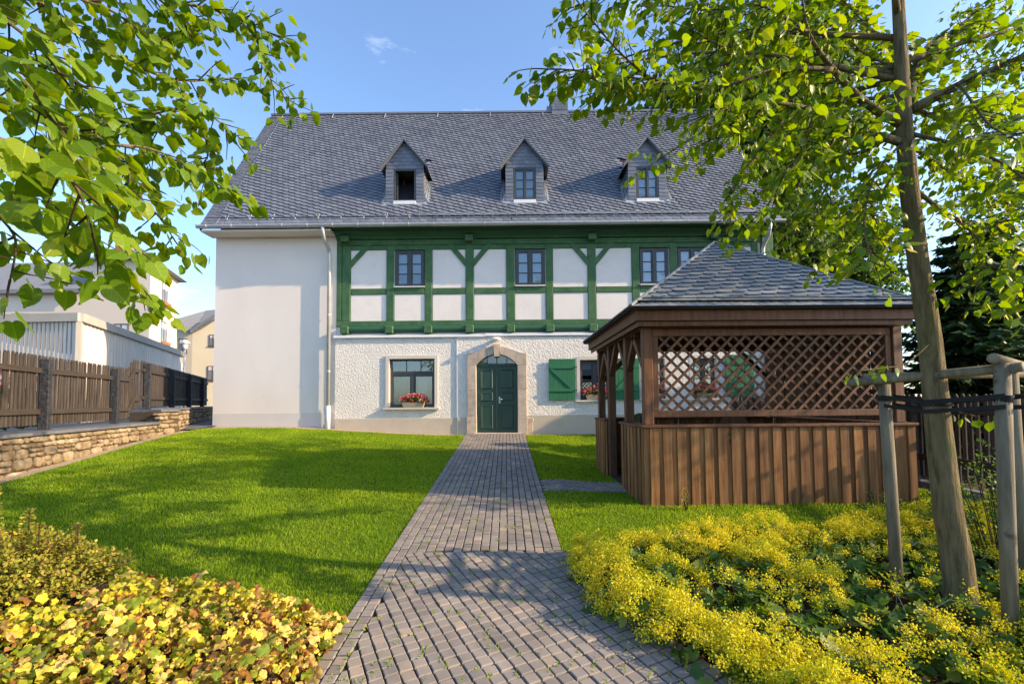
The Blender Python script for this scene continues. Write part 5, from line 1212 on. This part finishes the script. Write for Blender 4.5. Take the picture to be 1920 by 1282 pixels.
spruce(12.6, 11.4, .5, 6.0, 2.4, 'broad dark spruce farther behind the right picket fence')
spruce(9.9, 14.3, .7, 6.0, 2.0, 'slim dark spruce between gazebo roof and tree trunk')
# ---- stakes round the right linden
sk = thing('tree_support', 'weathered round stakes with cross rails and black webbing round the linden', 'tree support', (0, 0, 0))
S_ = [((3.24, 3.80, .1), (3.22, 3.83, 1.92), .045), ((3.24, 2.96, .05), (3.33, 3.0, 2.03), .043), ((4.22, 3.72, .1), (4.20, 3.72, 2.04), .045)]
for a_, b_, r_ in S_: MB().tube([a_, Vector(a_).lerp(Vector(b_), .5), b_], r_, 14, True, .03).obj('stake', 'roundwood', sk, True)
for a_, b_ in (((3.02, 3.96, 1.94), (3.38, 2.92, 2.0)), ((3.22, 2.95, 2.06), (4.45, 3.82, 2.06)), ((3.1, 3.88, 1.985), (4.40, 3.70, 2.0))): MB().tube([a_, b_], .034, 12, True, .03).obj('rail', 'roundwood', sk, True)
for z, a_, b_, w_ in ((1.82, (3.24, 3.87), (3.33, 2.93), .017), (1.75, (3.25, 3.87), (3.33, 2.93), .015)):
    for o_ in (-.085, .085):
        mid = (3.255+o_+.0, 3.40); pts = [(a_[0]+o_*.7, a_[1]), mid, (b_[0]+o_*.8, b_[1])]
        b = MB()
        for i in range(2):
            p, q = pts[i], pts[i+1]; zz = (z, z-.05, z-.01)
            b.add([(p[0], p[1], zz[i]-w_), (q[0], q[1], zz[i+1]-w_), (q[0], q[1], zz[i+1]+w_), (p[0], p[1], zz[i]+w_)], [(0, 1, 2, 3)], 0)
        b.obj('strap', 'strap', sk)
for (x, y), r_, z in (((3.255, 3.40), .093, 1.76), ((3.325, 2.995), .049, 1.79), ((3.222, 3.828), .049, 1.80)): MB().tube([(x, y, z-.02), (x, y, z+.025)], r_, 16, False).obj('strap', 'strap', sk, True)

# ================================================================== lawn grass
EDGE = .035
MT['grass'] = leaf_mat('lawn_grass', [(.14, .26, .010), (.18, .32, .012), (.23, .37, .015), (.30, .36, .04)], .45, .5, (.9, (.78, .86, .8), (1.28, 1.14, 1.0)))
def grass_patch(name, inside, x0, x1, y0, y1, dens, label):
    n = int((x1-x0)*(y1-y0)*dens*1.0); X = rng.uniform(x0, x1, n); Y = y0+(y1-y0)*rng.random(n)**1.45
    ok = np.array([inside(a_, b_) for a_, b_ in zip(X, Y)]); X, Y = X[ok], Y[ok]; n = len(X); Z = zg(X, Y)
    sc_ = np.clip(Y/5, .8, 2.2); h = rng.uniform(.018, .038, n)*(1+.25*np.sin(X*5+Y*3)); w_ = .0026*sc_; az = rng.uniform(0, 6.283, n); ln = rng.uniform(.1, .75, n)*h
    dx, dy = np.cos(az), np.sin(az); fa = rng.uniform(0, 6.283, n); wx, wy = np.cos(fa)*w_, np.sin(fa)*w_
    V = np.empty((n, 5, 3)); V[:, 0] = np.stack([X-wx, Y-wy, Z], -1); V[:, 1] = np.stack([X+wx, Y+wy, Z], -1)
    mx_, my_, mz = X+dx*ln*.35, Y+dy*ln*.35, Z+h*.6
    V[:, 2] = np.stack([mx_+wx*.8, my_+wy*.8, mz], -1); V[:, 3] = np.stack([mx_-wx*.8, my_-wy*.8, mz], -1); V[:, 4] = np.stack([X+dx*ln, Y+dy*ln, Z+h], -1)
    F = (np.array([[0, 1, 2], [0, 2, 3], [3, 2, 4]])[None]+(np.arange(n)*5)[:, None, None]).reshape(-1, 3)
    o = link(name, np_mesh(name, 'grass', V.reshape(-1, 3), F, np.repeat(rng.random(n), 3))); tag(o, label, 'grass', None, 'stuff')
grass_patch('grass', in_lawn_left, -9, PL+.02, 3.3, 13.35, 2900, 'mown green grass of the large lawn left of the path')
grass_patch('grass', in_lawn_right, PR-.02, 6.4, 4.2, 13.3, 2600, 'mown green grass round the gazebo right of the path')
# moss and grass tufts in the joints
n = 420; X = rng.uniform(PL+.1, 1.2, n); Y = 2.4+9*rng.random(n)**2.2; ok = np.array([(PL < a_ < PR or (b_ < YT and a_ < bed_right_edge(b_))) for a_, b_ in zip(X, Y)]); X, Y = X[ok], Y[ok]
P = []
for x, y in zip(X, Y):
    if y > YT: x = x0+round((x-x0)/cw)*cw
    for k in range(7): P.append((x+random.gauss(0, .006), y+random.gauss(0, .02), zgf(x, y)+.015))
P = np.array(P); n = len(P); T = np.stack([rng.normal(0, .6, n), rng.normal(0, .6, n), np.ones(n)], -1)
tag(link('moss_tufts', scatter_mesh('moss_tufts', 'grass', SIMPLE_V*np.array([.012, .022, .01]), SIMPLE_F, frames(T, rng.normal(size=(n, 3))), P, rng.random(n))), 'small green tufts growing in the joints of the paved path', 'moss', None, 'stuff')

# ================================================================== right bed: lady's mantle
MT['mantle_flower'] = leaf_mat('mantle_flower', [(.42, .44, .022), (.58, .55, .028), (.72, .64, .045)], .3, .6, (2.2, (.8, .88, .8), (1.1, 1.02, 1.0)))
MT['mantle_leaf'] = leaf_mat('mantle_leaf', [(.05, .11, .025), (.08, .16, .03), (.13, .22, .035), (.21, .25, .05)], .35, .5)
MT['straw'] = mat('dry_stem', [(.30, .24, .12), (.42, .35, .20)], .8, 20)
def lobed(n=9):
    v = [[0, 0, 0]]; m_ = n*2
    for i in range(m_+1):
        a_ = -2.75+5.5*i/m_; r_ = .5 if i % 2 else .43; v.append([math.sin(a_)*r_, math.cos(a_)*r_+.1, .10+(.03 if i % 2 else -.04)])
    return np.array(v), np.array([[0, i+1, i] for i in range(1, m_+1)])
LBV, LBF = lobed()
fl = []; lv = []; stems = MB()
plants = [(bed_right_edge(y)+random.uniform(.13, .2), y+random.uniform(-.03, .03)) for y in np.arange(1.7, 4.35, .23)]      # an unbroken row along the paving
for k in range(1500):
    x, y = random.uniform(.6, 6.2), random.uniform(1.2, 5.6)
    xe = bed_right_edge(y) if y < 4.4 else .7
    if x < xe+.14 or y > bed_right_back(x)-.16: continue
    if any(math.hypot(x-q[0], y-q[1]) < .27 for q in plants) or math.hypot(x-3.36, y-3.4) < .25: continue
    plants.append((x, y))
for x, y in plants:
    edge = min(x-(bed_right_edge(y) if y < 4.4 else .6), (bed_right_back(x)-y)*.9); z0 = zgf(x, y); hgt = random.uniform(.17, .30)*(1 if y < 4.3 else .8); rad = random.uniform(.2, .3)
    bloom = 1.35 if edge < .5 else (1.0 if random.random() < (.36 if x < 2.4 else .22) else .14)
    for i in range(34):
        a_ = random.uniform(0, 6.283); r_ = rad*math.sqrt(random.random())*1.1; zz = z0+hgt*.62*(1-(r_/rad/1.15)**2)+random.uniform(-.03, .04)
        lv.append((x+r_*math.cos(a_), y+r_*math.sin(a_), zz, math.cos(a_)*.5, math.sin(a_)*.5, random.uniform(.07, .125)))
    for i in range(int(26*bloom)):
        a_ = random.uniform(0, 6.283); r_ = rad*1.15*math.sqrt(random.random()); zz = z0+hgt*(1-.75*(r_/rad/1.15)**2)+random.uniform(-.02, .07)
        cx, cy = x+r_*math.cos(a_), y+r_*math.sin(a_); cx = max(cx, (bed_right_edge(y) if y < 4.4 else .7)-.05); nb = random.randint(80, 130); s_ = random.uniform(.02, .042)
        fl.append(np.column_stack([rng.normal(cx, s_, nb), rng.normal(cy, s_, nb), rng.normal(zz, s_*.75, nb)]))
        if random.random() < .3: stems.tube([(x, y, z0+.02), ((x+cx)/2, (y+cy)/2, (z0+zz)/2+.04), (cx, cy, zz)], .0022, 3, False)
    if random.random() < .35:
        a_ = random.uniform(0, 6.283); l_ = random.uniform(.25, .5); stems.tube([(x, y, z0+hgt*.5), (x+math.cos(a_)*l_*.5, y+math.sin(a_)*l_*.5, z0+hgt*.95), (x+math.cos(a_)*l_, y+math.sin(a_)*l_, z0+hgt*.75)], .0025, 3, False)
fl = np.concatenate(fl); n = len(fl)
FV = np.array([[-.5, -.5, 0], [.5, -.5, .1], [.5, .5, 0], [-.5, .5, .1]]); FF = np.array([[0, 1, 2], [0, 2, 3]])
tag(link('mantle_blossom', scatter_mesh('mantle_blossom', 'mantle_flower', FV, FF, rand_rot(n)*rng.uniform(.007, .0125, n)[:, None, None], fl, rng.random(n), False)), 'frothy yellow lady mantle blossom spilling over the edge of the paving', 'flowers', None, 'stuff')
lv = np.array(lv); n = len(lv); nn = np.column_stack([lv[:, 3], lv[:, 4], np.full(n, .8)])+rng.normal(0, .25, (n, 3)); tt = np.column_stack([lv[:, 3], lv[:, 4], np.full(n, -.25)])+rng.normal(0, .3, (n, 3))
tag(link('mantle_leaves', scatter_mesh('mantle_leaves', 'mantle_leaf', LBV, LBF, frames(tt, nn)*lv[:, 5][:, None, None], lv[:, :3], rng.random(n))), 'round lobed green leaves of the lady mantle under the staked linden', 'leaves', None, 'stuff')
tag(stems.obj('dry_stems', 'straw'), 'pale fallen stems among the yellow blossom', 'stems', None, 'stuff')

# ================================================================== left bed: yellowing ground cover
MT['yellow_leaf'] = leaf_mat('yellowing_leaf', [(.13, .19, .02, 0), (.34, .37, .03, .2), (.58, .47, .035, .4), (.68, .57, .08, .68), (.62, .48, .16, .80), (.36, .18, .045, .90), (.20, .10, .03, 1)], .35, .55)
MT['shrub_leaf'] = leaf_mat('shrub_leaf', [(.14, .17, .018), (.26, .27, .03), (.40, .36, .05), (.30, .18, .06)], .3, .6)
n = 24000; X = rng.uniform(-5.6, -1.12, n); Y = rng.uniform(1.0, 4.5, n)
ok = np.array([b_ < bed_left_back(a_)-.06 for a_, b_ in zip(X, Y)]) & (X < PL+.06) & (((X+3.85)/.95)**2+((Y-3.6)/.55)**2 > 1); X, Y = X[ok], Y[ok]; n = len(X); back = np.array([bed_left_back(a_) for a_ in X])-Y
edge = np.minimum(np.clip((PL+.10-X)/.25, 0, 1), np.clip((np.array([bed_left_back(a_) for a_ in X])-Y)/.22, 0, 1))
Z = zg(X, Y)+edge**.6*(.17+.05*np.sin(X*7+1)*np.cos(Y*6))+rng.uniform(-.06, .09, n)*edge+.02
clump = (np.sin(X*3.1+Y*1.7)+np.sin(Y*4.3-X*2.2+1))*.12
rr = np.clip((rng.random(n)*.8+.10+clump+.30*np.exp(-np.maximum(back, 0)/.28)*(X < -1.75))*np.where(X > -1.75, .62, 1), 0, .999)
T = np.column_stack([rng.normal(0, 1, n), rng.normal(0, 1, n), rng.normal(-.1, .7, n)]); Nn = np.column_stack([rng.normal(.1, .85, n), rng.normal(-.25, .85, n), np.ones(n)])
def round_leaf(m_=14):
    v = [[0, .10, .0], [0, .5, .06]]
    for i in range(m_):
        a_ = 2*math.pi*i/m_; r_ = .5*(1+.07*math.sin(5*a_+1)); x, y = r_*math.sin(a_)*.92, .5-r_*math.cos(a_)*1.08
        v.append([x, y, .10*math.sin(4*a_)-.10*abs(x)+(-.08 if y > .9 else 0)])
    return np.array(v), np.array([[1, 2+i, 2+(i+1) % m_] for i in range(m_)])
CV, CF = round_leaf()
M3 = frames(T, Nn)*np.where(rng.random(n) < .62, rng.uniform(.016, .042, n), rng.uniform(.042, .078, n))[:, None, None]*np.array([1, 1, 1.6])[None, None, :]
tag(link('yellow_ground_cover', scatter_mesh('yellow_ground_cover', 'yellow_leaf', CV, CF, M3, np.column_stack([X, Y, Z]), rr)), 'yellow and brown withering leaves filling the bed left of the paving', 'ground cover', None, 'stuff')
def small_shrub(name, label, cx, cy, rx, ry, hgt, nst, leaf, mt, nleaf, shoots=()):
    t = thing(name, label, 'shrub', (cx, cy, zgf(cx, cy))); P = []; T = []; b = MB()
    for k in range(nst):
        a_ = random.uniform(0, 6.283); r_ = math.sqrt(random.random()); e_ = Vector((rx*r_*math.cos(a_), ry*r_*math.sin(a_), hgt*(1-.65*r_*r_)*random.uniform(.75, 1.12))); s0 = Vector((e_.x*.35, e_.y*.35, 0)); md = s0.lerp(e_, .5)+Vector((0, 0, .1*hgt))
        ln = smooth_line([s0, md, e_]); b.tube(ln, .004, 3, False)
        for i in range(nleaf):
            f_ = random.uniform(.3, 1)*(len(ln)-1); j = min(len(ln)-2, int(f_)); p = ln[j].lerp(ln[j+1], f_-j); d = rv().normalized(); P.append(p+d*random.uniform(.005, .05)); T.append((d+Vector((0, 0, .4))))
    for (x, y, h) in shoots:
        ln = [Vector((x*.8, y*.8, hgt*.3)), Vector((x, y, h*.7)), Vector((x, y, h))]; b.tube(ln, .004, 4, False)
        for i in range(260):
            f_ = random.uniform(.25, 1); p = ln[0].lerp(ln[2], f_); a_ = random.uniform(0, 6.283); d = Vector((math.cos(a_), math.sin(a_), .3)); P.append(p+d*random.uniform(.0, .085)*(1.2-f_)); T.append(d)
    n = len(P); Pn = np.array([tuple(p) for p in P]); Tn = np.array([tuple(p) for p in T])
    stuff(b.obj('stems', 'twig', t)); stuff(link('foliage', scatter_mesh('foliage', mt, SIMPLE_V, SIMPLE_F, frames(Tn, np.column_stack([rng.normal(0, .5, n), rng.normal(0, .5, n), np.ones(n)]))*rng.uniform(.7*leaf, 1.3*leaf, n)[:, None, None], Pn, rng.random(n)), t))
small_shrub('low_shrub', 'bushy small-leaved olive shrub with upright shoots at the lawn edge', -3.85, 3.55, .95, .55, .50, 260, .024, 'shrub_leaf', 110, ((-.15, .1, .85), (.1, .12, .66), (.5, .1, .55), (-.5, .1, .62), (.3, 0, .58)))
small_shrub('low_shrub', 'small green weed clump against the gazebo boards', 2.35, 5.95, .10, .08, .34, 7, .02, 'shrub_leaf', 14)
small_shrub('low_shrub', 'loose green weed growing before the gazebo corner post', 4.55, 5.55, .3, .2, .36, 22, .024, 'mantle_leaf', 16)
small_shrub('privet_shrub', 'arching light green shrub between the stakes and the right fence', 4.55, 4.15, .55, .7, 1.05, 60, .030, 'mantle_leaf', 34)
small_shrub('privet_shrub', 'leafy green shrub at the foot of the thick stake', 3.75, 2.75, .38, .4, .75, 40, .030, 'mantle_leaf', 30)
t = thing('bergenia', 'clump of large smooth green leaves at the corner of the yellow bed', 'plant', (-2.62, 2.45, zgf(-2.6, 2.45)))
for k in range(6):
    a_ = k*1.05+.3; o = link('leaf', np_mesh('leaf', 'mantle_leaf', LEAF_V*np.array([.11, .15, .12]), LEAF_F, np.full(len(LEAF_F), .5+.07*k), True), t, (.07*math.cos(a_), .07*math.sin(a_), .18), (R(35), 0, a_-1.57)); MB().tube([(0, 0, 0), (.04*math.cos(a_), .04*math.sin(a_), .12), (.07*math.cos(a_), .07*math.sin(a_), .18)], .005, 5).obj('stalk', 'straw', t)
